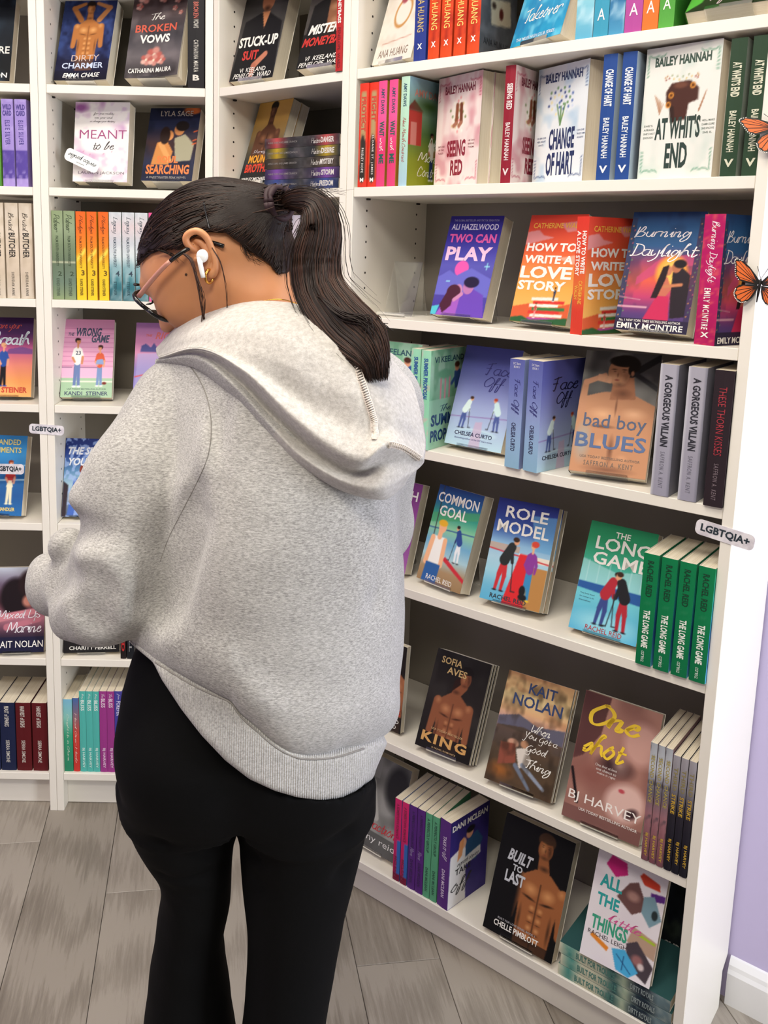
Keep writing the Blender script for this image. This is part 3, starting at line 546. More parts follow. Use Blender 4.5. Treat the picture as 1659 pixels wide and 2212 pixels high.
def a_things():
    a = Art(88, 132, 'E6E0E6').N(3, 4, 'D8CCD8', .6, 3)
    P_ = a.P; P_([(.2, .02), (.42, .04), (.46, .14), (.3, .2), (.14, .12)], 'C8287A'); P_([(.66, .06), (.9, .1), (.92, .16), (.7, .16), (.62, .1)], 'C8402A'); P_([(.8, .2), (1, .18), (1, .24), (.82, .27)], '5A2A80')
    P_([(.5, .2), (.62, .16), (.8, .36), (.6, .46), (.36, .36)], '6A4A48'); a.E(.58, .3, .12, .06, 'A88078', .6); P_([(.72, .26), (.86, .22), (1, .4), (.86, .5), (.72, .4)], '7A9AA8'); a.E(.9, .38, .05, .05, '2A3436', .3); P_([(.66, .55), (1, .6), (1, .76), (.6, .7)], 'B89A86').L(.76, .6, .96, .62, .018, 'A8C03A')
    P_([(.6, .72), (.74, .66), (1, .82), (.94, .98), (.66, .9)], '4A4048'); a.E(.78, .82, .1, .06, '9A6A6A', .5).E(.84, .86, .06, .04, 'D8C8C8', .5); P_([(.12, .76), (.38, .83), (.36, .87), (.1, .8)], 'E0862E'); P_([(.42, .82), (.6, .78), (.82, .92), (.7, 1), (.52, .98)], '4AA8D8'); return a.L(.5, .85, .72, .96, .005, '1A3A6A').L(.6, .84, .6, .96, .005, '1A3A6A')
def _ml(s):
    s.a = np.where((s.x < .42)[..., None], hx('0D0C0D')*(1-np.clip((s.x-.34)/.08, 0, 1))[..., None]+s.a*np.clip((s.x-.34)/.08, 0, 1)[..., None], s.a); return s.R(0, .92, 1, 1, '0D0C0D', .6)
Art.mix_left = _ml
def a_are(): return Art(48, 72).G('12161E', '1C2430', '10141A', '0C0E12').N(4, 5, '3A5468', .5, 3)
def a_breath(): return Art(72, 108).G('3A1A4C', '4A1E5A', 'C05A8C', 'E88A7A', 'F0A060', 'F8B870').P([(.55, .4), (.8, .37), (1, .4), (1, .46), (.5, .46)], '7A4A8A').toon(.46, .87, .56, '2A50A0', '14141C', 'E8B080', 'E8A080', '3A4AA0').toon(.12, .86, .5, 'E08080', 'C83048', '2A1414')
def a_backh(): return Art(72, 108).G('2A78B8', '3A8CC8', '2E6CA8', '2A5C9C', '2E70B0').L(0, .4, 1, .37, .008, 'B8D8E8').L(0, .58, 1, .55, .01, 'B8D8E8').toon(.72, .86, .56, 'C83A38', 'F0E8C8', '8A3A20', 'E8A080', 'F4F0D0', 1, 1, True)
def a_mixed(): return Art(64, 96).G('C0C8D8', '6A5A70', '4A2A34', 'B07080', '3A2A3C', '1E1E38').E(.45, .35, .32, .26, '1C1218', .25).E(.74, .2, .28, .2, '2A1A1E', .3).E(.68, .4, .13, .09, 'C08070', .5).L(.1, .6, .8, .52, .07, 'C8808C', .05).L(.3, .7, .9, .62, .06, 'B87080', .04).R(0, .82, 1, 1, '1E1E3A', .9)
def a_wrong():
    a = Art(84, 126).G('D890B8', 'E0A0C4', 'E4A8C8', 'E8B0CC', 'D898BC')
    for j in range(9): a.L(0, .12+.06*j, 1, .12+.06*j, .004, 'C070A0')
    a.R(0, .62, 1, .74, 'EDB8D8').L(.0, .62, .2, .62, .005, '4A2A58').L(.24, .62, .78, .62, .005, '4A2A58').L(.24, .62, .24, .74, .005, '4A2A58').L(.78, .62, .78, .74, .005, '4A2A58').L(0, .745, 1, .745, .01, 'F0C0DC').R(0, .76, 1, 1, 'A8C8A8').L(0, .8, 1, .8, .012, 'F0EEE0')
    a.toon(.3, .87, .64, 'F2F0EE', '6A80B4', '2A1A1A', 'D08A60').toon(.74, .86, .54, 'D85A3A', '7A94C4', '3A1A18', 'E8A078', 'F8F4F0', -1, 1); return a.E(.84, .82, .055, .022, '7A2A24', .2).P([(.68, .52), (.8, .51), (.82, .58), (.66, .58)], '8AA0D0')
def a_right(): return Art(64, 96).G('A070A8', 'C07CA8', 'D08CB0', '8878B8', '9088C8', 'A8A0D8').P([(.12, .3), (.2, .27), (.3, .32), (.36, .26), (.42, .32), (.6, .28), (.7, .34), (1, .3), (1, .38), (.1, .38)], '4A4A88').P([(.05, .4), (1, .38), (1, 1), (.02, 1)], 'A8A0D0', .7).L(.02, .7, .2, .67, .01, 'D8504A')
def a_shot(): return Art(72, 108).G('1E2E70', '263E88', '5A88B8', 'A8C8DC', '8898B0', '4A5468').E(.42, .4, .12, .09, '8A3A2A').P([(.2, .52), (.6, .48), (.7, .98), (.1, .98)], '4A6CC0').N(16, 18, 'A8C0F0', .7, 5, .5, .6).P([(0, .55), (.1, .6), (.08, 1), (0, 1)], '3A3038')
def a_stir(): return Art(56, 84, '1C1A1C').N(3, 4, '3A3A3C', .6, 3).E(.3, .8, .3, .05, '4A4A4C', .8)
# ---------------------------------------------------------------- face-out books on their easels
BK = {}
def face(key, u, row, s, dep, hz, yaw, lean, w_, h_, art, label, texts=(), th=None, spine='3A3636', curl=0., st=True, n=1, lab2=(), group=None, stlab=None, **kw):
    ln = R(lean)
    if th is None: th = min(max((hz-.002)/max(math.sin(ln), .05), .022), .04)
    tot = th*n
    hzz = max(hz, tot*math.sin(ln)+.0028) if not kw.pop('raw', False) else hz
    b = make_book(u, row, s, dep, hzz, yaw, lean, w_, h_, th, art, spine, label, group, texts, curl=curl, **kw); BK[key] = b
    for j in range(1, n):
        c = b.copy(); C.objects.link(c)
        for ch in b.children:
            if ch.name.startswith(('cover', 'page')): d = ch.copy(); C.objects.link(d); d.parent = c; d.matrix_parent_inverse = ch.matrix_parent_inverse.copy()
        c.matrix_world = b.matrix_world @ Matrix.Translation((.0015*j, (th+.0008)*j, 0)); c['label'] = lab2[j-1]
    if st: stand(u, row, s, dep, hzz, yaw, lean, w_, tot+.0008*(n-1), stlab or 'clear acrylic easel under the '+' '.join(label.replace(',', '').split()[:11]))
    return b
wt, bk = 'F2EFEA', '17161A'
T = lambda *e: list(e)
face('dirty', 'B', 0, .0215, .0474, .0155, -8.6, 21.1, .1313, .2095, a_dirty(), 'paperback with a bare-chested man on blue sheets, top visible shelf of the narrow bookcase',
     [('title', 'D8C4BC', T(('DIRTY', .28, .69, .8, .765, 'l'))), ('title', 'C8D4F0', T(('CHARMER', .12, .785, .9, .855, 'b'))), ('author_name', wt, T(('EMMA CHASE', .16, .91, .86, .965, 'bi')))], curl=.006)
face('vows', 'B', 0, .188, .0375, .0237, -14.4, 17.2, .1388, .2120, a_vows(), 'dark floral paperback with red and white title, top visible shelf behind the person',
     [('title', wt, T(('The', .36, .24, .62, .33, 's'), ('VOWS', .2, .5, .76, .60, 'B'))), ('title', 'D8604A', T(('BROKEN', .1, .38, .86, .47, 'b'))), ('author_name', wt, T(('CATHARINA MAURA', .06, .89, .86, .945, 'b')))], curl=.014)
b = make_book('B', 0, .3790, .006, .0002, 90, 0, .133, .212, .038, None, Art(3, 2, '1C1B20'), 'thick black spine-out paperback beside the dark floral book', None, (), [('title', 'C85A4A', T(('THE BROKEN', .02, .28, .35, .65, ''))), ('title', 'D8D4CC', T(('VOWS', .29, .38, .35, .65, ''), ('CATHARINA MAURA', .5, .83, .36, .64, 'w'), ('B', .86, .92, .3, .7, 'HB')))])
face('stuck', 'C', 0, .0225, .028, .0162, 4, 17.2, .128, .21, a_stuck(), 'dark paperback with a man in a black open shirt, in the angled corner bookcase',
     [('title', wt, T(('STUCK-UP', .06, .50, .94, .62, 'B'))), ('title', 'C8342E', T(('SUIT', .2, .66, .56, .77, 'B'))), ('author_name', wt, T(('VI  KEELAND', .2, .86, .8, .91, ''), ('PENELOPE  WARD', .08, .92, .94, .975, 'i')))], spine='8A3A34')
face('mister', 'C', 0, .2193, .0371, .0245, 0, 17.2, .135, .205, a_mister(), 'dark paperback with a bare torso, left of the thin red spine',
     [('title', wt, T(('MISTER', .1, .52, .72, .63, 'Bi'))), ('title', 'C8342E', T(('MONEYBAGS', .02, .66, 1.0, .76, 'Bi'))), ('author_name', wt, T(('VI  KEELAND', .16, .87, .82, .92, 'i'), ('PENELOPE  WARD', .04, .935, .96, .985, 'i')))])
make_book('C', 0, .3785, -.0015, .0002, 90, 0, .133, .21, .0165, None, 'B02A2C', 'thin red spine-out paperback at the corner bookcase right panel', None, (), [('title', wt, T(('MISTER MONEYBAGS', .1, .56, .25, .75, 'B'))), ('author_name', '6A1A1C', T(('PENELOPE  WARD', .6, .97, .28, .72, '')))])
face('meant', 'B', 1, .0569, .0625, .0190, -6.5, 9, .1340, .190, a_meant(), 'white paperback with purple paint blots and a plum title, second shelf of the narrow bookcase',
     [('title', '9C3C78', T(('MEANT', .1, .35, .96, .46, 'l'))), ('title', '3A3238', T(('to be', .36, .49, .74, .60, 's'), ('for one reality', .34, .13, .72, .17, 's'), ('can your soul', .36, .18, .70, .22, 's'), ('or change your destiny', .28, .225, .74, .265, 's'))), ('author_name', '5A4A5A', T(('LAUREN JACKSON', .1, .87, .94, .915, 'l')))])
face('soul', 'B', 1, .2187, .0665, .0250, -11.3, 20.9, .1283, .1900, a_soul(), 'navy paperback with an embracing couple and orange lettering, second shelf behind the person',
     [('author_name', 'C9C2B4', T(('LYLA SAGE', .22, .04, .86, .115, ''))), ('title', 'E07A34', T(('SOUL', .26, .66, .68, .76, 'B'), ('SEARCHING', .07, .78, .92, .91, 'B'))), ('byline', 'A8A49C', T(('A SWEETWATER PEAK NOVEL', .1, .94, .88, .965, '')))])
face('mount', 'C', 1, .0235, .0583, .0205, -8.7, 18.4, .1257, .2004, a_mount(), 'paperback with a dark muscular torso and a fiery gradient title, left of the lying stack',
     [('title', 'E8A02A', T(('MOUNTAIN', .14, .655, 1.0, .755, 'B'))), ('title', 'D83A24', T(('BROTHERS', .1, .765, .98, .87, 'B'))), ('title', 'D8D0D8', T(('Sharing', .2, .59, .6, .65, 's'))), ('author_name', wt, T(('MARLEY MICHAELS', .06, .93, .86, .97, 'bi')))], n=2, lab2=['paperback tucked directly behind the dark torso book in the corner bookcase'], th=.024)
face('wrath', 'D', 0, .0300, .034, .0105, -12, 17.2, .113, .205, a_wrath(), 'pale paperback with a gold ring, leftmost on the wide bookcase\'s top visible shelf',
     [('title', '6A5A50', T(('WRATH', .1, .1, .9, .2, 'l'), ('KINGS', .3, .0, .7, .05, 'l'))), ('author_name', '7A6458', T(('ANA HUANG', .12, .86, .86, .94, 'l')))], th=.024)
face('take', 'D', 0, .3276, .0560, .0125, -23.3, 17.2, .1333, .205, a_take(), 'blue watery paperback with a white script title standing on a clear easel, top shelf',
     [('title', wt, T(('The', .34, .52, .6, .62, 's'), ('Takeover', .16, .66, .9, .8, 's'))), ('byline', 'E0E8F0', T(('THE MILES HIGH CLUB SERIES', .1, .93, .86, .96, '')))], spine='3A8AB8')
face('miles', 'D', 0, .650, .020, .022, -3, 42, .130, .205, a_miles(), 'dark green and purple paperback tipped far back at the right of the top shelf',
     [('title', 'B8A8A8', T(('Miles Ever', .2, .55, .95, .75, 's'), ('After', .24, .8, .7, .95, 's')))], th=.026, spine='5AA844')
face('red', 'D', 1, .1640, .0733, .001, -17.8, 1, .1265, .2074, a_red(), 'pink paperback with cowboy boots in flowers, cover facing out on the second shelf',
     [('author_name', '7A2A3C', T(('BAILEY HANNAH', .17, .085, .85, .16, 'B'))), ('title', '8A2438', T(('SEEING', .28, .58, .7, .73, 'B'), ('RED', .38, .76, .66, .9, 'B'))), ('quote', '8A4A50', T(('SHE LIVES', .06, .62, .22, .635, ''), ('BY THE', .08, .65, .2, .665, ''), ('RULES.', .08, .68, .2, .695, ''), ('HE CAN', .76, .59, .9, .605, ''), ('BREAK', .76, .62, .9, .635, ''), ('THEM.', .76, .65, .9, .665, '')))], st=False, n=2, th=.029, lab2=['paperback hidden behind the pink cowboy-boot cover, only its page edge showing'], raw=True)
face('hart', 'D', 1, .3740, .0820, .001, -22, 0.5, .1278, .2045, a_hart(), 'white and blue paperback with a bouquet of blue flowers on the second shelf',
     [('author_name', '2A3A66', T(('BAILEY HANNAH', .16, .06, .88, .135, 'B'))), ('title', '1E2E5C', T(('CHANGE', .3, .53, .8, .71, 'B'), ('OF HART', .27, .73, .82, .93, 'B'))), ('quote', '4A5A80', T(('HE BROKE', .06, .59, .24, .605, ''), ('HER HEART', .06, .62, .24, .635, ''), ('ONCE.', .09, .65, .2, .665, ''), ('CAN SHE', .84, .56, .98, .575, ''), ('TRUST HIM', .84, .59, .99, .605, ''), ('AGAIN?', .85, .62, .97, .635, '')))], st=False, th=.036, raw=True)
face('wits', 'D', 1, .5905, .0310, .001, -7.7, 0.5, .1238, .2060, a_wits(), 'white paperback with a saddle and green corner scrolls at the right of the second shelf',
     [('author_name', '2E4A3C', T(('BAILEY HANNAH', .13, .075, .87, .145, 'B'))), ('title', '20382E', T(("AT WHIT'S", .2, .53, .8, .70, 'B'), ('END', .36, .73, .66, .92, 'B'))), ('quote', '5A6A60', T(("SHE'S", .04, .58, .16, .595, ''), ('AFRAID', .04, .61, .18, .625, ''), ("SHE'S NOT", .04, .64, .2, .655, ''), ('ENOUGH.', .04, .67, .18, .685, ''), ("HE'LL MAKE", .82, .57, .98, .585, ''), ('DAMN SURE', .82, .60, .98, .615, ''), ('SHE KNOWS', .82, .63, .98, .645, ''), ('SHE IS.', .84, .66, .96, .675, '')))], st=False, th=.03, raw=True)
face('two', 'D', 2, .1882, .0425, .0121, -3.9, 16.8, .1243, .2022, a_two(), 'violet-blue cartoon paperback with a kissing couple beside the empty acrylic easel',
     [('author_name', 'D8D4F0', T(('ALI HAZELWOOD', .06, .08, .94, .14, 'b'))), ('byline', 'A8A4D8', T(('THE GLOBAL BESTSELLER AND TIKTOK SENSATION', .08, .035, .92, .055, ''))), ('title', 'E85AB0', T(('TWO CAN', .06, .18, .94, .27, 'B'))), ('title', 'F2C8E8', T(('PLAY', .06, .31, .92, .45, 'B')))], th=.034)
face('love', 'D', 2, .3659, .0400, .0115, -11.5, 13.8, .1260, .2014, a_love(), 'orange-red paperback with bulky white title and a heap of books, cover facing out',
     [('author_name', 'F0B040', T(('CATHERINE WALSH', .08, .075, .98, .125, 'b'))), ('title', 'F6F0EA', T(('HOW TO', .04, .26, .92, .34, 'B'), ('WRITE A', .04, .375, .9, .45, 'B'), ('LOVE', .0+.02, .475, .92, .59, 'B'), ('STORY', .02, .61, .86, .70, 'B')))], th=.03)
b = make_book('D', 2, .5260, .0010, .0002, 71, 0, .129, .2007, .0265, a_love(), Art(5, 48).G('D83A2E', 'DC4430', 'E05A34', 'E0703A', 'D8402E', 'D8402E'), 'orange-red paperback turned to show spine and cover, touching its face-out twin', None,
     [('author_name', 'F0B040', T(('CATHERINE WALSH', .1, .075, .98, .125, 'b'))), ('title', 'F6F0EA', T(('HOW TO', .08, .26, .95, .34, 'B'), ('WRITE A', .08, .375, .95, .45, 'B'), ('LOVE', .06, .475, .98, .59, 'B'), ('STORY', .06, .61, .95, .70, 'B')))],
     [('title', 'F6F0EA', T(('HOW TO WRITE', .12, .48, .55, .9, 'B'), ('A LOVE STORY', .12, .5, .1, .45, 'B'))), ('author_name', 'F0B040', T(('CATHERINE', .54, .74, .5, .8, 'b'), ('WALSH', .58, .70, .15, .45, 'b')))])
face('day', 'D', 2, .5690, .0318, .0125, -3, 13.7, .1246, .2045, a_day(), 'paperback with a couple before a sunset ring and sweeping white script title',
     [('title', 'F4F0F4', T(('Burning', .06, .12, .84, .25, 's'), ('Daylight', .04, .26, .98, .42, 's'))), ('byline', wt, T(('No. 1 NEW YORK TIMES BESTSELLING AUTHOR', .06, .905, .9, .925, ''))), ('author_name', wt, T(('EMILY MCINTIRE', .04, .935, .94, .985, 'b')))], th=.034)
b = make_book('D', 2, .7440, .0045, .0002, 70.5, 0, .105, .2040, .0370, a_day(), Art(7, 56).G('B01C60', 'B81E64', 'A81858').N(6, 30, 'E06A60', .6, 5, .6, .8), 'magenta spine of the twin sunset book, turned at the right end of the third shelf', None,
     [('title', 'F4F0F4', T(('Burning', .06, .12, .84, .25, 's'), ('Daylight', .04, .26, .98, .42, 's'))), ('author_name', wt, T(('EMILY MCINTIRE', .06, .935, .94, .985, 'b')))], [('title', 'F4E8F0', T(('Burning Daylight', .05, .52, .25, .8, 's'))), ('author_name', wt, T(('EMILY MCINTIRE', .56, .88, .3, .62, 'bw'), ('X', .9, .94, .3, .7, 'HB')))])
face('sumh', 'D', 3, .0450, .030, .002, -2, 4, .130, .2020, a_summer(), 'mint green cartoon paperback facing out, mostly hidden behind the sweatshirt hood',
     [('author_name', '2E5A6A', T(('VI KEELAND', .1, .07, .92, .13, 'b'))), ('title', '2A4A8A', T(('SUMMER', .1, .6, .9, .74, 'B'), ('PROPOSAL', .1, .77, .9, .9, 'B')))], st=False, th=.022, raw=True)
face('off1', 'D', 3, .2351, .0427, .0105, -2, 19, .1294, .2039, a_face(), 'lavender cartoon paperback with two hockey players facing off, standing on an easel',
     [('title', '2A2A78', T(('Face', .44, .15, .92, .28, 's'), ('Off', .46, .29, .82, .44, 's'))), ('author_name', '22224A', T(('CHELSEA CURTO', .14, .855, .8, .895, 'b'))), ('byline', '4A4A80', T(('Bestselling author of the DC Stars series', .16, .915, .82, .935, '')))], th=.028)
face('bad', 'D', 3, .5177, .0043, .0130, 12.9, 25.5, .1303, .2275, a_bad(), 'photo paperback with a pensive bare-chested man and navy serif title on the fourth shelf',
     [('title', '1E3A66', T(('bad boy', .1, .52, .92, .665, ''))), ('title', '2A5088', T(('BLUES', .03, .68, .95, .80, 'b'))), ('author_name', '5A4A40', T(('USA TODAY BESTSELLING AUTHOR', .12, .86, .9, .88, ''), ('SAFFRON A. KENT', .18, .9, .82, .94, 'w')))], th=.024)
face('ghy', 'D', 4, .0215, .0436, .0095, -1.5, 16.9, .132, .1935, a_ghy(), 'purple cartoon paperback half hidden by the sweatshirt\'s right side',
     [('title', wt, T(('ROUGH', .2, .09, .95, .2, 'b'), ('PLAY', .2, .24, .8, .34, 'b')))], th=.026)
face('common', 'D', 4, .1832, .0406, .0125, -8.7, 18.4, .1180, .2014, a_common(), 'cartoon paperback with a blond man in a white shirt before a hockey rink',
     [('title', wt, T(('COMMON', .04, .07, .94, .175, 'b'), ('GOAL', .14, .2, .76, .31, 'b'))), ('author_name', wt, T(('RACHEL REID', .2, .92, .78, .97, '')))], th=.032)
face('role', 'D', 4, .3427, .0248, .0125, 4.4, 20.8, .1243, .2014, a_role(), 'cartoon paperback with a hockey player beside a purple-coated man, middle of the fifth shelf',
     [('title', wt, T(('ROLE', .16, .065, .86, .18, 'b'), ('MODEL', .06, .21, .92, .33, 'b'))), ('author_name', '26303A', T(('RACHEL REID', .16, .925, .76, .97, 'b')))], n=2, th=.0215, lab2=['second copy directly behind the purple-coat hockey book, showing only its edge'])
face('long', 'D', 4, .5282, .0277, .0115, .4, 22, .1251, .2010, a_long(), 'green and turquoise paperback with two hockey players head to head, cover facing out',
     [('title', wt, T(('THE', .4, .06, .62, .115, 'b'), ('LONG', .14, .125, .94, .245, 'b'), ('GAME', .14, .265, .96, .38, 'b'))), ('author_name', 'B03038', T(('RACHEL REID', .24, .93, .78, .975, ''))), ('quote', '3A6A80', T(('They finally found', .06, .66, .28, .675, ''), ('the courage to be', .06, .69, .28, .705, ''), ('themselves', .06, .72, .24, .735, '')))], th=.026)
face('rate', 'D', 5, .0350, .0386, .0066, -1.6, 4, .127, .196, a_rate(), 'dark torso-cover paperback cut off by the sweatshirt, far left of the sixth shelf',
     [('title', 'C8302C', T(('LATE', .55, .72, .97, .8, 'B'))), ('author_name', wt, T(('WARD', .5, .85, .95, .9, ''), ('ANDRO', .5, .92, .9, .965, '')))], th=.014, raw=True)
face('king', 'D', 5, .2150, .0127, .0130, 3.2, 24.7, .1270, .2035, a_king(), 'black paperback with a bronze-skinned man and a metallic gold title, front of three copies',
     [('author_name', 'D8B878', T(('SOFIA', .12, .06, .5, .13, 'b'), ('AVES', .26, .15, .62, .22, 'b'))), ('title', 'E0B060', T(('KING', .08, .83, .9, .93, 'Bw')), 1), ('byline', 'C8A878', T(('USA TODAY BESTSELLER', .22, .775, .8, .795, ''), ('A NOVEL ROMANCE', .3, .955, .74, .97, '')))], n=3, th=.0105, lab2=['second of three thin copies stacked behind the bronze-skinned man cover', 'rearmost of three thin copies behind the bronze-skinned man cover'])
face('kait', 'D', 5, .3857, .0049, .0155, 4.6, 27.1, .1370, .2135, a_kait(), 'sunset landscape paperback with a couple lying on a hillside, sixth shelf',
     [('author_name', '2E4474', T(('KAIT', .36, .06, .78, .155, 'b'), ('NOLAN', .16, .18, .9, .285, 'b'))), ('title', wt, T(('When', .52, .4, .8, .48, 's'), ('You Got a', .42, .48, .94, .57, 's'), ('Good', .5, .58, .82, .68, 's'), ('Thing', .54, .7, .92, .82, 's')))], n=2, th=.013, lab2=['second copy behind the sunset hillside cover, showing a dark edge'])
face('one', 'D', 5, .5493, .0070, .0098, 2.2, 21.2, .1440, .2318, a_one(), 'large mauve photo paperback of a near kiss with yellow brush script title',
     [('title', 'F2CC34', T(('One', .1, .06, .78, .25, 'sb'), ('shot', .1, .29, .66, .48, 'sb'))), ('author_name', 'F0E8E4', T(('BJ HARVEY', .04, .78, .97, .87, ''))), ('byline', 'E0D8D4', T(('USA TODAY BESTSELLING AUTHOR', .2, .89, .95, .912, 'b'), ('One shot at love', .3, .52, .58, .54, ''), ('one chance to', .32, .55, .58, .57, ''), ('make it right', .34, .58, .58, .6, '')))], th=.02)
face('attr', 'D', 6, .0254, .0367, .0125, -2.5, 17.2, .133, .203, a_attr(), 'grey black-and-white photo paperback with red script, low shelf beside her right hip',
     [('title', 'C83038', T(('Attraction', .1, .66, .96, .78, 's'))), ('author_name', 'F0F0F0', T(('penny reid', .06, .84, .98, .93, 'l')))], th=.03)
face('built', 'D', 6, .4035, .0010, .0130, .4, 20.8, .1494, .2257, a_built(), 'tall black paperback with a shadowed bare-chested man on the bottom shelf',
     [('title', 'C8CCD4', T(('BUILT', .14, .27, .5, .37, 'Bi'), ('TO', .24, .385, .38, .44, 'B'), ('LAST', .16, .45, .44, .55, 'B'))), ('byline', 'A8A8AC', T(('BUILT FOR LOVE SERIES, BOOK 1', .18, .855, .72, .875, 'b'))), ('author_name', wt, T(('CHELLE PIMBLOTT', .14, .885, .78, .935, 'b')))], th=.028)
face('things', 'D', 6, .6088, -.0060, .0765, 1.3, 19.8, .1292, .1925, a_things(), 'white collage paperback with sticky notes and multicoloured title, propped on the lying stack',
     [('title', '2AA0A0', T(('ALL', .1, .21, .42, .33, 'B'), ('THE', .1, .39, .42, .5, 'B'))), ('title', '3AA080', T(('THINGS', .08, .60, .6, .73, 'B'))), ('title', 'D85A9A', T(('little', .3, .53, .78, .61, 's'))), ('author_name', '4A4048', T(('RACHEL LEIGH', .06, .745, .62, .785, '')))], th=.018, st=False, raw=True)
face('are', 'A', 0, .1857, .0456, .0115, -.9, 17.2, .135, .205, a_are(), 'black paperback cut off at the photo\'s top left corner',
     [('title', wt, T(('CAPTURE', .2, .58, .96, .67, 'b'))), ('author_name', wt, T(('BRETTON', .3, .9, .95, .96, 'b')))], th=.03)
face('breath', 'A', 3, .2182, .0414, .0085, 3.3, 14.3, .129, .1973, a_breath(), 'purple and orange cartoon paperback at the left edge, fourth shelf',
     [('title', 'E0503A', T(('save your', .3, .08, .78, .18, 's'))), ('title', 'D8E4F0', T(('Breath', .2, .17, .94, .36, 'sb'))), ('author_name', 'C8402A', T(('KANDI STEINER', .02, .88, .92, .95, 'B')))], th=.03)
face('back', 'A', 4, .1949, .0285, .0095, -3.4, 16.2, .1291, .1999, a_backh(), 'blue cartoon paperback with a tennis player in red, left edge on the fifth shelf',
     [('title', 'D8C878', T(('BACKHANDED', .02, .05, .88, .12, 'b'), ('COMPLIMENTS', .02, .15, .9, .22, 'b'))), ('author_name', 'E8D078', T(('ALEXANDRA CHANDLER', .04, .90, .86, .945, 'B')))], th=.03)
face('mixed', 'A', 5, .2388, .0025, .0100, 7, 15.3, .1326, .2138, a_mixed(), 'dark paperback with an embracing couple and silver script, left edge on the sixth shelf',
     [('title', 'E8E4EC', T(('Mixed Up', .1, .5, .92, .64, 's'), ('Marine', .3, .64, .95, .77, 's'))), ('author_name', wt, T(('KAIT NOLAN', .1, .86, .98, .94, '')))], th=.025)
face('wrong', 'B', 3, .0205, .0436, .0108, 5.3, 21.5, .1243, .2002, a_wrong(), 'pink cartoon paperback with a football player in a numbered jersey and a woman in shorts',
     [('title', '28345A', T(('THE', .1, .175, .22, .215, 'bi'), ('WRONG', .26, .11, .76, .22, 'Bi'), ('GAME', .56, .2, .92, .3, 'Bi'), ('23', .26, .41, .36, .46, 'b'))), ('byline', '4A6A60', T(('USA TODAY BESTSELLING AUTHOR', .12, .885, .88, .905, ''))), ('author_name', '2A3A60', T(('KANDI  STEINER', .08, .925, .92, .975, 'b')))], th=.026)
face('right', 'B', 3, .1986, .0410, .0085, .9, 18.4, .129, .1965, a_right(), 'pink and lilac cartoon paperback with a skyline, partly behind the person\'s face',
     [('title', 'C8504A', T(('RIGHT', .38, .12, .9, .21, 'bi'), ('PLAYER', .5, .23, 1.0, .32, 'bi'), ('THE', .2, .15, .32, .18, 'bi')))], th=.02)
face('shot', 'B', 4, .0195, .0316, .0078, .2, 17.4, .129, .1972, a_shot(), 'blue paperback with a red-haired man in a plaid shirt, behind the raised sleeve',
     [('title', 'E0E4F0', T(('THE SHOT', .06, .11, .86, .21, 'Bi'), ('YOU TAKE', .08, .25, .9, .35, 'Bi')))], th=.02)
face('stir', 'B', 5, .0216, .0150, .0095, 5.9, 17.2, .1396, .203, a_stir(), 'black paperback with white brush script under the raised elbow',
     [('title', wt, T(('Stirred', .1, .62, .9, .82, 'sb'))), ('author_name', 'E0DED8', T(('CHARITY FERRELL', .1, .92, .94, .965, 'b')))], th=.022)
# ---------------------------------------------------------------- spine-out books
def spn(u, row, s, th, h, dep, sp_, label, st=(), fr=None, tx=(), yaw=90, w_=.133, lean=0, group=None, lift=.0003, **kw):
    """s = left edge of the spine on the shelf front"""
    y = R(yaw); return make_book(u, row, s+math.sin(y)*th, max(dep, -.006)-math.cos(y)*th, lift, yaw, lean, w_, h, th, fr, sp_, label, group, tx, st, **kw)
def sg(*st, W=5, H=40): return Art(W, H).G(*st)
pos = ['first', 'second', 'third', 'fourth']
# wide bookcase, top visible shelf
spn('D', 0, .1479, .0270, .205, .01, '2A3A88', 'dark blue spine next to the gold ring book on the top visible shelf', [('title', 'C8B070', T(('WRATH  ANA HUANG', .1, .74, .25, .78, ''))), ('mark', wt, T(('X', .84, .89, .3, .7, 'HB')))])
o = spn('D', 0, .1800, .0245, .205, .01, sg('C8401E', 'E05A20', 'C8381C', 'D84E20').N(4, 14, '8A1E10', .7, 3), 'red-orange spine on the top shelf, first from the left of four alike', [('title', 'F0D070', T(('GREED  ANA HUANG', .1, .74, .25, .78, ''))), ('mark', wt, T(('X', .84, .89, .3, .7, 'HB')))], group='red-orange spines on the top visible shelf')
for j, q in enumerate((.0278, .0565)): dup(o, q, 'red-orange spine on the top shelf, %s from the left of four alike' % pos[j+1], 'D')
spn('D', 0, .2650, .0255, .205, .01, sg('C8401E', 'E05A20', 'C8381C', 'D84E20').N(4, 14, '8A1E10', .7, 3), 'rightmost of four red-orange spines, its grey card cover visible', [('title', 'F0D070', T(('GREED  ANA HUANG', .1, .74, .25, .78, ''))), ('mark', wt, T(('X', .84, .89, .3, .7, 'HB')))], a_card(), [('author_name', '2A2A2E', T(('ANA HUANG', .1, .84, .8, .9, '')))], group='red-orange spines on the top visible shelf')
sc = lambda a, b, c: Art(8, 48).G(a, b, c, a).N(3, 14, 'D8ECF4', .6, 5, .5, .8)
spn('D', 0, .4747, .0300, .205, .01, sc('5AA8C8', '3A78A8', '8AC8D8'), 'light blue harbour-scene spine right of the watery blue book', yaw=90)
spn('D', 0, .5060, .0250, .205, .01, '3A98B8', 'plain teal blue spine with two white letters on the top shelf', [('title', wt, T(('EMERSON SWAN', .05, .7, .2, .8, 'w'), ('A', .78, .87, .25, .75, 'H')))])
spn('D', 0, .5320, .0255, .205, .01, sc('4A98C0', '78B8D8', '2A689A'), 'blue scenic spine between the teal and the magenta spines')
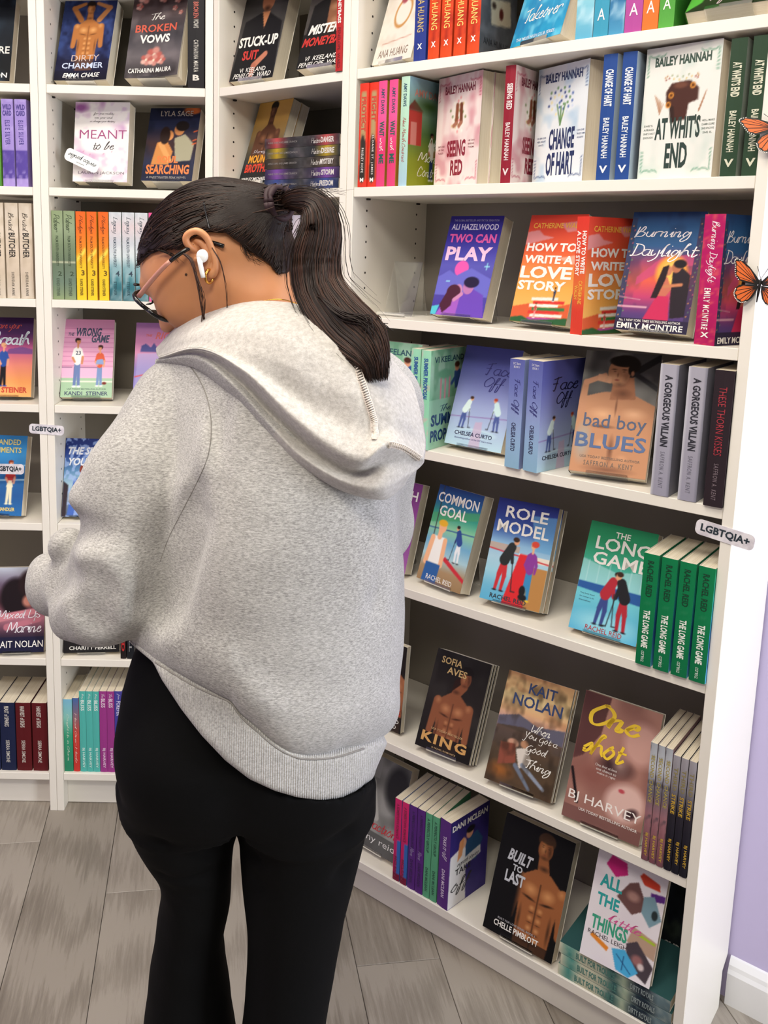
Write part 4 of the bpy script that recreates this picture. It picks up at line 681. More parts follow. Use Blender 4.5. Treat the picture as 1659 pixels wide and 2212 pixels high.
spn('D', 0, .5586, .0280, .205, .01, 'B04A98', 'magenta spine on the top shelf at the right', [('title', wt, T(('STERLING SWAN', .05, .68, .2, .8, 'w'), ('A', .78, .87, .25, .75, 'H')))])
spn('D', 0, .5874, .0250, .205, .01, 'E8742E', 'bright orange spine on the top shelf at the right', [('title', wt, T(('LONGER SWAN', .05, .68, .2, .8, 'w'), ('A', .78, .87, .25, .75, 'H')))])
spn('D', 0, .6135, .0240, .205, .01, sg('6AB850', '3E8A34', '5AA844'), 'green spine beside the far tipped dark green book', [('mark', 'E8F0E0', T(('A', .78, .86, .25, .75, 'H')))])
# second shelf
rs = lambda: sg('D8382A', 'D8382A')
cap = Art(9, 60, 'DC3A28'); cap.P([(.2, .08), (.8, .08), (.82, .92), (.5, .97), (.18, .92)], 'B0966A'); cap.P([(.2, .55), (.5, .48), (.82, .56), (.82, .92), (.5, .97), (.18, .92)], '33302A')
spn('D', 1, .0271, .0215, .2015, .0026, cap, 'red spine with tan panel, leftmost on the second shelf of the wide bookcase', [('title', 'C8402C', T(('PROTECT', .13, .46, .28, .78, 'B'))), ('author_name', wt, T(('PAISLEY HOPE', .62, .86, .38, .64, 'w'), ('M', .91, .95, .3, .7, 'HB')))])
spn('D', 1, .0494, .0215, .2016, .0059, cap, 'red spine with tan panel, second from the left on the second shelf', [('title', 'C8402C', T(('FIGHT', .13, .37, .28, .78, 'B'))), ('author_name', wt, T(('SLOANE ST. JAMES', .5, .88, .38, .64, 'w'), ('M', .91, .95, .3, .7, 'HB')))])
o = spn('D', 1, .0719, .0200, .2023, .0052, sg('E8508C', 'EC5A98', 'D83A70', 'E0487E'), 'pink spine with mustard cover edge, left of two alike', [('author_name', '3A4A60', T(('AMY DAWS', .07, .31, .35, .75, 'b'))), ('title', '1E5A50', T(('WAIT', .38, .52, .25, .8, 'B'), ('ME', .69, .78, .25, .8, 'B'))), ('title', wt, T(('with', .54, .66, .3, .75, 's')))], Art(4, 6, 'B8862E'), group='pink spines on the second shelf')
dup(o, .0259, 'pink spine with mustard cover edge, right of two alike', 'D')
spn('D', 1, .1240, .0200, .206, .008, sg('B8DCC8', 'B0D8C0', 'A8C8DC'), 'mint green spine with a farm-scene cover beside the pink spines', [('author_name', '3A5A6A', T(('AMY DAWS', .06, .27, .3, .7, 'b'))), ('title', 'B04848', T(('Nine Month Contract', .37, .78, .3, .75, 's')))], a_amy(), [('author_name', 'C88A7A', T(('AMY DAWS', .12, .1, .9, .17, 'b'))), ('title', 'E8ECDC', T(('Nine', .5, .52, .95, .62, 's'), ('Month', .25, .66, .95, .76, 's'), ('Contract', .25, .8, .95, .9, 's')))], yaw=88)
spn('D', 1, .3440, .0204, .2047, .0165, '8C1F30', 'crimson spine between the pink boot cover and the blue bouquet cover', [('title', 'E8D8D8', T(('SEEING RED', .15, .37, .25, .8, 'B'))), ('author_name', 'E8D8D8', T(('BAILEY HANNAH', .48, .8, .28, .72, 'b'), ('V', .87, .93, .2, .8, 'HB')))], a_red(), [('author_name', '7A2A3C', T(('BAILEY HANNAH', .17, .085, .85, .16, 'B'))), ('title', '8A2438', T(('SEEING', .28, .58, .7, .73, 'B'), ('RED', .38, .76, .66, .9, 'B')))], yaw=89)
o = spn('D', 1, .5260, .0235, .2029, .0148, '24488E', 'royal blue spine with white title, left of the pair on the second shelf', [('title', 'E8EEF4', T(('CHANGE OF HART', .12, .41, .22, .8, 'B'))), ('author_name', 'E8EEF4', T(('BAILEY HANNAH', .5, .82, .28, .72, 'b'), ('V', .88, .94, .2, .8, 'HB')))], Art(4, 6, 'B8CCE0'), group='royal blue spines on the second shelf')
dup(o, .0325, 'royal blue spine with white title, right of the pair on the second shelf', 'D')
o = spn('D', 1, .7270, .0232, .2025, .0100, '2C4430', 'dark green spine with cream title, left of the pair at the right end', [('title', 'D8D8C0', T(('AT WHIT\'S END', .17, .42, .22, .8, 'B'))), ('author_name', 'D8D8C0', T(('BAILEY HANNAH', .52, .82, .28, .72, 'b'), ('V', .87, .93, .2, .8, 'HB')))], Art(4, 6, '8E9A90'), group='dark green spines on the second shelf')
dup(o, .0312, 'dark green spine with cream title, right one behind the butterfly', 'D')
# fourth shelf
sm = lambda: sg('9AD8B8', '8CD0AC', 'A0DCC0').N(3, 16, 'E8A0A8', .5, 3, .6, .8)
spn('D', 3, .1765, .0215, .1995, .0015, sm(), 'mint spine with blue title, nearest the sweatshirt hood', [('title', '2A5A98', T(('SUMMER PROPOSAL', .08, .5, .3, .75, 'B')))], page=m_page)
spn('D', 3, .2010, .0220, .1985, .0000, sm(), 'mint spine with its cartoon cover showing, right of its twin', [('title', '2A5A98', T(('SUMMER PROPOSAL', .08, .5, .3, .75, 'B')))], a_summer(), [('author_name', '2E5A6A', T(('VI KEELAND', .1, .07, .92, .13, 'b'))), ('title', '24487E', T(('The', .3, .56, .6, .63, 's'), ('SUMMER', .06, .65, .96, .77, 'B'), ('PROPOSAL', .06, .81, .96, .93, 'B')))], yaw=90)
fo = lambda: sg('5A60A4', '6A74B4', '8C9CCC', '90B0D4', '8CB4D0')
ft = [('title', '2A2A70', T(('Face Off', .18, .5, .25, .8, 's'))), ('author_name', '26264A', T(('CHELSEA CURTO', .58, .84, .35, .65, 'b'))), ('byline', 'E8E8F0', T(('DC Stars', .03, .05, .25, .75, 'H'), ('BOOK 1', .06, .08, .3, .7, 'H')))]
spn('D', 3, .3960, .0310, .2016, -.004, fo(), 'lavender spine of the hockey duo book, left of the two', ft, yaw=84, group='lavender spines on the fourth shelf')
spn('D', 3, .4335, .0310, .2025, -.004, fo(), 'lavender spine with its hockey cover showing, right of the two', ft, a_face(), [('title', '14143A', T(('Face', .24, .15, .82, .28, 's'), ('Off', .34, .29, .7, .44, 's'))), ('author_name', '1A1A3A', T(('CHELSEA CURTO', .1, .855, .8, .895, 'b')))], yaw=79, group='lavender spines on the fourth shelf')
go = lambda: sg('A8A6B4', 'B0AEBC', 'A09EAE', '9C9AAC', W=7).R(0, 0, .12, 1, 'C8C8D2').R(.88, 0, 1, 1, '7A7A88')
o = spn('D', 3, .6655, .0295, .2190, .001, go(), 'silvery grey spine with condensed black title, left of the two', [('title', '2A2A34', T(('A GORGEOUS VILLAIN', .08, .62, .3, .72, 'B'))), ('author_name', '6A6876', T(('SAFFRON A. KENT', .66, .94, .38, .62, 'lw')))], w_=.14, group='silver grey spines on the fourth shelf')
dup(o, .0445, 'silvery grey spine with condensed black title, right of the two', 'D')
spn('D', 3, .7520, .0290, .2190, -.004, '2C2228', 'near-black spine with red title at the right end of the fourth shelf', [('title', 'A8303C', T(('THESE THORN KISSES', .12, .62, .3, .7, 'l'))), ('author_name', '8A7A82', T(('SAFFRON A. KENT', .68, .95, .38, .62, 'lw')))], w_=.14)
# fifth shelf: four green spines
o = spn('D', 4, .6660, .0258, .1975, -.005, sg('0E7A4A', '0E7A4A', '0A6E44', W=6).E(.5, .43, .3, .02, 'D8A898', .3).E(.6, .455, .25, .012, '26303A', .3), 'green spine with white title, first from the left of four beside the pillar', [('title', 'EAF0E8', T(('THE LONG GAME', .5, .84, .28, .72, 'B'))), ('author_name', '0A3A26', T(('RACHEL REID', .06, .38, .3, .7, 'b'))), ('mark', 'D8E8E0', T(('carina', .87, .97, .35, .65, 's')))], Art(4, 8).G('1E8A5A', '2AA0A0', '2A5AA0', '5CB4DC'), group='green spines on the fifth shelf')
for j, q in enumerate((.0302, .0600, .0895)): dup(o, q, 'green spine with white title, %s from the left of four beside the pillar' % pos[j+1], 'D')
# sixth shelf: six thin spines
o = spn('D', 5, .7030, .0118, .2215, 0., Art(6, 60).G('A8ACB4', 'C8CCD4', '6A6470', 'A07078', '8A5A62', '7A4A54').N(3, 18, '3A3A40', .6, 3, .6, .75), 'thin silver and rose spine, first of three right of the near-kiss cover', [('title', 'A89850', T(('SECOND CHANCE', .1, .5, .25, .8, 'b'))), ('author_name', 'C8A838', T(('BJ HARVEY', .76, .96, .28, .75, 'b')))], w_=.15, group='thin rose spines on the sixth shelf')
for j, q in enumerate((.0130, .0258)): dup(o, q, 'thin silver and rose spine, %s of three right of the near-kiss cover' % pos[j+1], 'D')
o = spn('D', 5, .7420, .0120, .2140, 0., Art(6, 60).G('A09CA4', '8A868E', '2A2630', '1E1C28', '1A1824'), 'thin navy-black spine with gold title, first of the three by the pillar', [('title', '8A7E50', T(('THIRD', .1, .3, .25, .8, 'b'))), ('title', 'C8A030', T(('STRIKE', .33, .5, .25, .8, 'b'), ('BJ HARVEY', .72, .92, .28, .78, 'b')))], w_=.15, group='thin navy-black spines on the sixth shelf')
for j, q in enumerate((.0133, .0265)): dup(o, q, 'thin navy-black spine with gold title, %s of the three by the pillar' % pos[j+1], 'D')
# bottom shelf
def row6(s, th, h, st_, lab, tx, grp): return spn('D', 6, s, th, h, .005, st_, lab, tx, w_=.125, group=grp)
pk = Art(6, 40).G('D82A70', 'D82A70', 'C82268', 'A82058').R(.6, .5, 1, .9, '3A6AB8').R(0, .9, 1, 1, '7A1A3A')
o = row6(.1770, .0172, .194, pk, 'hot pink spine, left one beside the grey photo cover', [('title', '8A1A48', T(('A SOMERTOWN ROMANCE', .06, .48, .3, .7, 'b'), ('MCLEAN', .7, .95, .2, .6, 'b')))], 'hot pink spines on the bottom shelf'); dup(o, .0190, 'hot pink spine, right one beside the purple pair', 'D')
o = row6(.2155, .0185, .1955, '5A2A80', 'plain purple spine, left one of the pair on the bottom shelf', [('title', '3A1858', T(('A PERFECTLY ADEQUATE', .06, .5, .3, .7, 'b'), ('DANI MCLEAN', .64, .92, .3, .7, 'b'))), ('title', 'A898C0', T(('Movie', .5, .6, .25, .8, 's')))], 'purple spines on the bottom shelf'); dup(o, .0200, 'plain purple spine, right one of the pair on the bottom shelf', 'D')
o = row6(.2555, .0162, .1960, '5CA880', 'sea green spine, left one of the pair on the bottom shelf', [('title', '2A5A48', T(('A PERFECTLY GROUP', .06, .46, .3, .7, 'b'), ('DANI MCLEAN', .64, .92, .3, .7, 'b')))], 'sea green spines on the bottom shelf'); dup(o, .0177, 'sea green spine, right one of the pair on the bottom shelf', 'D')
spn('D', 6, .2915, .0285, .2004, .0056, '5A3080', 'purple spine with a signed label on its couple-embrace cover', [('title', 'E0D0EC', T(('TAKE IT', .18, .34, .35, .65, 'b'), ('off', .35, .45, .3, .75, 's'), ('DANI MCLEAN', .56, .88, .35, .65, 'b')))], a_off(), [('author_name', wt, T(('DANI MCLEAN', .04, .05, .95, .12, 'B'))), ('title', '1A1A2A', T(('TAKE', .16, .58, .56, .65, 'b'), ('off', .06, .7, .6, .88, 's'))), ('sticker', '3A3A40', T(('signed copies', .2, .5, .76, .58, 's')))], yaw=81, w_=.1252)
# the lying stack of three and the dark book behind
for j in range(3):
    V0 = WP('D', .566+.004*(j % 2), .004, ZS[6]+.0004+.0232*j)
    a3 = Art(8, 60).G('D8D4BC', '4A9088', 'D0D0B8', 'C8C8B0', 'B8BCA8', '2A5458', 'A8B8A0', '22303E', '1E2A38', '6A8088', '5A7078').N(3, 20, 'E0DCC8', .3, j+2)
    rt = make_book('D', 6, .5, .0, 0, 0, 0, .135, .208, .0225, None, a3, 'teal and cream thick paperback lying flat, %s of the stack of three' % ['bottom', 'middle', 'top'][j], 'lying stack on the bottom shelf', (), [('title', '4A8078', T(('BUILT FOR TROUBLE', .16, .52, .2, .8, 'B'))), ('title', '9AA8A8', T(('DIRTY ROYALS', .66, .86, .25, .75, 'b')))])
    # lay it on its back cover, spine towards the shelf front, head to the left
    ux = UNIT['D'][1]; X = Vector((-ux[1], ux[0], 0)); Z = Vector((-ux[0], -ux[1], 0)); Y = Vector((0, 0, -1))
    org = V0+Vector((ux[0], ux[1], 0))*.208+Vector((0, 0, .0226)); rt.matrix_world = Matrix(((X.x, Y.x, Z.x, org.x), (X.y, Y.y, Z.y, org.y), (X.z, Y.z, Z.z, org.z), (0, 0, 0, 1)))
face('chris', 'D', 6, .650, .155, .007, 0, 14, .125, .205, Art(48, 72, '1C2226').N(5, 6, '4A5A40', .6, 4).N(9, 9, '0C0E12', .7, 8), 'dark photo paperback leaning in shadow at the back right of the bottom shelf', [('author_name', 'C8C8C4', T(('CHRISTY', .45, .78, .98, .88, 'B')))], th=.016, st=False)
# corner bookcase: stack of five lying on their backs
for j, (nm, c1, c2) in enumerate([('FREEDOM', '222A44', '3A4A8A'), ('STORM', '2E2640', '7A4AA0'), ('MYSTERY', '26241F', '5A4A3A'), ('DESIRE', '22262A', 'B89A28'), ('DANGER', '2A2428', 'B84A4A')]):
    V0 = WP('C', .1560+.0015*(j % 2), .010, ZS[1]+.0004+.0222*j)
    aj = Art(6, 70).G(c1, c2, c1, '3A3A3C', c1, c2, c1).N(2, 16, 'A0909A', .25, j)
    rt = make_book('C', 1, 0, 0, 0, 0, 0, .135, .2130, .0215, None, aj, 'dark paperback lying flat in the corner stack, %s of five' % ['bottom', 'second from the bottom', 'middle', 'second from the top', 'topmost'][j], 'lying stack in the corner bookcase', (),
                   [('title', 'D8D4D0', T((nm, .80-.02*len(nm)*.3, .93, .25, .78, 'B'), ('Hunters', .64, .76, .2, .75, 's'))), ('author_name', '8A8684', T(('ANNE DARE AND JAMIE CRANCH', .05, .45, .38, .62, '')))])
    ux = UNIT['C'][1]; X = Vector((-ux[1], ux[0], 0)); Z = Vector((-ux[0], -ux[1], 0)); Y = Vector((0, 0, -1))
    # head of the spine to the left
    org = V0+Vector((ux[0], ux[1], 0))*.213+Vector((0, 0, .0216)); rt.matrix_world = Matrix(((X.x, Y.x, Z.x, org.x), (X.y, Y.y, Z.y, org.y), (X.z, Y.z, Z.z, org.z), (0, 0, 0, 1)))
# corner bookcase third shelf, seen behind the ponytail
face('land', 'C', 2, .214, .02, .002, -4, 3, .13, .205, Art(56, 84, 'C9C0CC').N(4, 5, '8A94A8', .7, 4), 'pale lilac paperback behind the ponytail in the corner bookcase', [('title', '2E3A5C', T(('WILD', .3, .3, .95, .42, 'Bi'), ('LAND', .3, .46, .95, .6, 'Bi')))], th=.02, st=False, raw=True)
spn('C', 2, .3500, .0250, .21, .006, Art(6, 50, 'D0C8CC').N(2, 12, 'A8B0B8', .6, 4), 'pale spine against the corner bookcase panel behind the ponytail', [('title', '3A5A80', T(('MOOR TO LAND', .2, .95, .3, .7, 'b')))])
# narrow bookcase, third shelf
gp = lambda: Art(6, 60).G('8C9C78', '93A383', '78886C', '6A7A66', '6E8272', '8A9A74').R(0, .57, 1, .585, 'B8BCA0')
o = spn('B', 2, .0195, .0262, .2077, .012, gp(), 'sage green spine, left one of the pair on the third shelf', [('title', '3A4A34', T(('Palmer', .04, .24, .2, .75, 's'), ('PALM SOUTH UNIVERSITY', .28, .62, .35, .6, ''), ('2', .68, .73, .5, .85, 'H'))), ('author_name', '4A5A4A', T(('KANDI STEINER', .76, .96, .35, .65, '')))], group='sage green spines on the third shelf')
dup(o, .0284, 'sage green spine, right one of the pair on the third shelf', 'B')
o = spn('B', 2, .0765, .0225, .2072, .012, Art(8, 60).G('E8672A', 'E8702C', 'E8882C', 'E8C030', 'E8C832', 'E8C832').P([(0, .52), (1, .4), (1, .45), (0, .58)], 'F4D858'), 'orange to yellow spine, first from the left of three on the third shelf', [('title', '7A3A18', T(('Pledge', .04, .25, .2, .75, 's'), ('PALM SOUTH UNIVERSITY', .28, .64, .35, .6, ''))), ('author_name', '6A4A18', T(('3', .66, .72, .5, .85, 'Hb'), ('KANDI STEINER', .76, .95, .35, .65, 'b')))], group='orange-yellow spines on the third shelf')
for j, q in enumerate((.0258, .0531)): dup(o, q, 'orange to yellow spine, %s from the left of three on the third shelf' % pos[j+1], 'B')
o = spn('B', 2, .1545, .0282, .2073, .012, Art(8, 60).G('C4CCD4', 'D8C8CC', 'C8CCD4', 'D0DCE0', '6A9AA4', '3A7480', '2E5C68').N(3, 12, 'E8ECEE', .4, 5), 'misty white and teal spine, first from the left of three on the third shelf', [('title', '3A4A58', T(('Legacy', .05, .24, .2, .75, 's'), ('PALM SOUTH UNIVERSITY', .28, .62, .35, .6, ''), ('4', .66, .72, .5, .85, 'H'))), ('author_name', '2A4A54', T(('STEINER', .78, .94, .35, .6, '')))], group='misty teal spines on the third shelf')
for j, q in enumerate((.0310, .0618)): dup(o, q, 'misty white and teal spine, %s from the left of three on the third shelf' % pos[j+1], 'B')
spn('B', 2, .2480, .0260, .2080, .012, 'E85A98', 'pink spine right of the misty teal ones, by the forehead')
# narrow bookcase, sixth and bottom shelves
spn('B', 5, .1680, .0140, .2000, .01, '201A1C', 'thin black spine with red lettering right of the white script cover', [('title', 'B82A2C', T(('STIRRED', .3, .9, .2, .8, 'B')))])
spn('B', 5, .1845, .0180, .1980, .01, '1C1E24', 'thin black spine nearest the hip on the sixth shelf', [('title', '9A9C9E', T(('FERRELL', .3, .9, .3, .7, 'b')))])
spn('B', 6, .0190, .0225, .2010, .01, sg('7AB8D8', '8AC8C0', '3A9A78', '34906E', '2E8666'), 'green spine with blue top, leftmost on the bottom shelf', [('title', 'D8E8D8', T(('Caught Up in Charm', .2, .85, .3, .65, 's')))])
spn('B', 6, .0432, .0155, .2045, .01, sg('4A6AA8', '8A6A78', 'C8443A', 'C83A34', 'C83A34'), 'red and blue thin spine on the bottom shelf', [('title', 'F0D0C8', T(('Head Over Heels', .2, .88, .3, .65, 's')))])
o = spn('B', 6, .0602, .0165, .2240, .01, '52B4AC', 'turquoise spine, first from the left of three on the bottom shelf', [('title', 'E0F4F0', T(('Bay', .03, .1, .3, .75, 's'), ('BLISS', .11, .24, .25, .8, 'b'))), ('author_name', 'D0F0EA', T(('BJ HARVEY', .7, .95, .3, .75, 'b')))], w_=.15, group='turquoise spines on the bottom shelf')
for j, q in enumerate((.0172, .0342)): dup(o, q, 'turquoise spine, %s from the left of three on the bottom shelf' % pos[j+1], 'B')
o = spn('B', 6, .1120, .0186, .2250, .01, '9A3A88', 'plum magenta spine, left one of the pair on the bottom shelf', [('title', 'F0D8EC', T(('The', .03, .08, .3, .75, 's'), ('BLISS', .09, .2, .25, .8, 'b'))), ('author_name', 'E8C8E4', T(('BJ HARVEY', .7, .95, .3, .75, 'b')))], w_=.15, group='plum magenta spines on the bottom shelf')
dup(o, .0193, 'plum magenta spine, right one of the pair on the bottom shelf', 'B')
spn('B', 6, .1508, .0195, .2258, .01, '46429A', 'violet blue spine next to the black leggings on the bottom shelf', [('title', 'D8D4F0', T(('from', .03, .1, .3, .75, 's'), ('FOREVER', .12, .3, .25, .8, 'b'))), ('author_name', 'D0CCEC', T(('BJ HARVEY', .7, .95, .3, .75, 'b')))], w_=.15)
# far left bookcase
spn('A', 1, .2775, .0280, .1955, .01, sg('9AC868', '8CC05C', '6AA84A', '4A8A3A'), 'green spine at the left edge on the second shelf')
pp = Art(8, 50).G('9C88CC', 'A08CD0', 'A08CD0', 'A894D4').N(3, 10, '4A3A90', .0, 3); pp.R(0, .58, 1, .9, '5A489C').N(3, 12, 'B8A8E0', .5, 4, .55, .7)
o = spn('A', 1, .3110, .0270, .1965, .01, pp, 'lilac spine at the left edge, left one of the pair', [('title', '4A3A8A', T(('WILD', .06, .12, .12, .88, 'HB'), ('CARD', .13, .19, .12, .88, 'HB'), ('ELSIE SILVER', .24, .52, .3, .72, 'bw')))], group='lilac spines on the second shelf')
dup(o, .0310, 'lilac spine touching the bookcase panel, right one of the pair', 'A')
bt = Art(8, 50).G('D0C4B4', 'DCCFBE', 'D8C8B4', 'D0C0AC', 'D4C8B8').N(3, 10, 'B8A890', .5, 4)
o = spn('A', 2, .2775, .0300, .2225, .01, bt, 'cream spine with black title, leftmost of three on the third shelf', [('title', '4A4238', T(('Brutal', .1, .3, .25, .7, 's'))), ('title', '2A2622', T(('BUTCHER', .31, .57, .25, .75, 'b'), ('SHERIDAN ANNE', .72, .97, .4, .62, 'w')))], group='cream spines on the third shelf')
for j, q in enumerate((.0340, .0668)): dup(o, q, 'cream spine with black title, %s of three on the third shelf' % ['middle one', 'rightmost'][j], 'A')
o = spn('A', 6, .2165, .0375, .1885, .01, '1C2444', 'navy spine, left one on the bottom shelf of the far left bookcase', [('title', 'D8D4CC', T(('FEAST of SPARKS', .05, .35, .3, .6, 'b'), ('SIERRA SIMONE', .55, .88, .35, .6, '')))], w_=.14, group='navy spines on the bottom shelf')
dup(o, .0400, 'navy spine beside the dark red pair on the bottom shelf', 'A')
o = spn('A', 6, .2968, .0378, .1890, .01, '5A161C', 'dark red spine, left one of the pair on the bottom shelf', [('title', 'D8D0C8', T(('HARVEST of SIGHS', .05, .36, .3, .6, 'b'), ('SIERRA SIMONE', .55, .88, .35, .6, '')))], w_=.14, group='dark red spines on the bottom shelf')
dup(o, .0418, 'dark red spine, right one against the bookcase panel', 'A')
# the empty easel: an A-frame with its ledge lying open
e_ = stand('D', 2, .030, .055, .003, 0, 16, .105, .0260, 'empty clear acrylic easel left of the violet-blue cartoon book', b=.121, wst=.072); e_['group'] = 'clear acrylic easels under the face-out books'
# ---------------------------------------------------------------- shelf labels and butterflies
def plate(name, u, s, z, dep, w_, h_, rot, label, txt, col='D9D4DC', extra=()):
    bm = bmesh.new(); n = 6; r = h_*.32; pts = []
    for cx_, cz_, a0 in ((w_/2-r, h_/2-r, 0), (-w_/2+r, h_/2-r, 90), (-w_/2+r, -h_/2+r, 180), (w_/2-r, -h_/2+r, 270)):
        for k in range(n+1): a = R(a0+90*k/n); pts.append((cx_+r*math.cos(a), cz_+r*math.sin(a)))
    N_ = len(pts); V = [(x, 0, z_) for x, z_ in pts]+[(x, .0012, z_) for x, z_ in pts]; F = [tuple(range(N_)), tuple(range(N_, 2*N_))[::-1]]+[(i, N_+i, N_+(i+1) % N_, (i+1) % N_) for i in range(N_)]
    m = mat('label_card_'+col, col, .35)
    if 'm' not in m: m['m'] = 1; q = noise(m, 60, 4); lk(m, ramp(m, q.outputs[0], [(.35, 'C8C2CC' if col != 'FBFBFA' else 'F8F8F6'), (.6, 'E6E2E8' if col != 'FBFBFA' else 'FDFDFC')]).outputs[0], bs(m).inputs['Base Color'])
    o = mesh_obj(name, V, F, m); tag(o, label, 'label'); o.matrix_world = Matrix.Translation(WP(u, s, dep, z)) @ Matrix.Rotation(UNIT[u][2], 4, 'Z') @ Matrix.Rotation(-R(rot), 4, 'Y') if 0 else Matrix.Translation(WP(u, s, dep, z)) @ Matrix.Rotation(UNIT[u][2], 4, 'Z') @ Matrix.Rotation(R(rot), 4, 'Y')
    lettering('lettering', [(t, x0, y0, x1, y1, st_) for t, x0, y0, x1, y1, st_ in txt], '26323C', lambda a, b: ((a-.5)*w_, -.0003, (.5-b)*h_), o); return o
LG = T(('LGBTQIA+', .09, .22, .92, .80, 'B'))
plate('shelf_label', 'D', .7880, 1.0325, -.0015, .0900, .0255, 6.5, 'rounded grey marbled label on the wide bookcase\'s right pillar', LG)
plate('shelf_label', 'B', -.0005, 1.0140, -.0015, .0840, .0240, 3, 'rounded grey marbled label across the seam of the two left bookcases', LG)
plate('shelf_label', 'A', .2950, .9060, .0265, .0740, .0260, 0, 'rounded pale label stuck on the blue tennis cover at the left edge', LG)
plate('book_label', 'B', .0870, 1.5885+.0660, .0380, .0830, .0300, 24, 'white rounded tag with black handwriting on the purple-blotted white book', T(('signed copies', .08, .14, .92, .72, 's'), ('exclusive', .38, .72, .6, .82, '')), 'FBFBFA')
m_mon = mat('monarch_orange', 'E06A2A', .5); m_blk = mat('insect_black', '15110F', .5); m_dot = mat('wing_white', 'F4EFE6', .5)
def butterfly(s, z, dep, rot, tilt, label):
    root = empty('butterfly_ornament'); root.matrix_world = Matrix.Translation(WP('D', s, dep, z)) @ Matrix.Rotation(UNIT['D'][2], 4, 'Z') @ Matrix.Rotation(R(rot), 4, 'Y'); tag(root, label, 'butterfly ornament')
    up_ = [(0, .004), (.008, .014), (.018, .025), (.030, .034), (.037, .036), (.040, .033), (.038, .026), (.037, .018), (.035, .010), (.030, .004), (.018, .0005), (.004, -.001)]
    lo_ = [(.002, -.001), (.014, -.001), (.027, -.003), (.032, -.009), (.033, -.017), (.029, -.025), (.022, -.030), (.014, -.028), (.007, -.020), (.003, -.010)]
    for sg_ in (-1, 1):
        for pts, nm in ((up_, 'upper_wing'), (lo_, 'lower_wing')):
            def lay(P_, off, th=.0003):
                n = len(P_); return [(sg_*x, -.004-abs(x)*tilt-off, z_) for x, z_ in P_]+[(sg_*x, -.004-abs(x)*tilt-off+th, z_) for x, z_ in P_], [tuple(range(n)), tuple(range(n, 2*n))[::-1]]+[(i, n+i, n+(i+1) % n, (i+1) % n) for i in range(n)]
            V, F = lay(pts, 0); w1 = mesh_obj(nm, V, F, m_blk, root)
            c = np.mean(pts, 0); fans = []
            base = np.array([.003, .001 if nm == 'upper_wing' else -.003]); V, F = [], []; k = 6
            edge = cspline(np.array(pts[1:-1]), k*2+1)
            for j in range(k):
                a = edge[2*j]*.80+c*.20; b_ = edge[2*j+1]*.84+c*.16; d_ = edge[2*j+2]*.80+c*.20; m0 = base*.8+(a+d_)/2*.2
                q = [m0, a*.93+d_*.07+(m0-a)*.03, b_, d_*.93+a*.07+(m0-d_)*.03]
                kk = len(V); V += [(sg_*x, -.0042-abs(x)*tilt-.0002, z_) for x, z_ in q]; F.append((kk, kk+1, kk+2, kk+3))
            mesh_obj('wing_cell', V, F, m_mon, w1)
            V, F = [], []
            for e in cspline(np.array(pts[3:-2]), 15):
                e = e*.94+c*.06; kk = len(V); V += [(sg_*(e[0]+.0010*math.cos(q)), -.0043-abs(e[0])*tilt-.0002, e[1]+.0008*math.sin(q)) for q in np.linspace(0, 6.28, 7)[:-1]]; F.append(tuple(range(kk, kk+6)))
            mesh_obj('wing_spots', V, F, m_dot, w1)
    V, F = tubemesh([(np.array([(0, -.004, -.026), (0, -.005, -.015), (0, -.006, -.004), (0, -.006, .006), (0, -.006, .009)]), [.0008, .0016, .0022, .0020, .0012])], 8); mesh_obj('body', V, F, m_blk, root, True)
    V, F = tubemesh([(np.array([(0, -.006, .009), (q*.004, -.006, .018), (q*.008, -.006, .027)]), [.0003, .0003, .0005]) for q in (-1, 1)], 4); mesh_obj('antennae', V, F, m_blk, root)
butterfly(.8040, 1.4270, -.0005, 5, .25, 'orange monarch butterfly on the right pillar, lower of the two')
butterfly(.8060, 1.6560, -.0005, -28, .35, 'orange monarch butterfly on the right pillar, upper of the two')
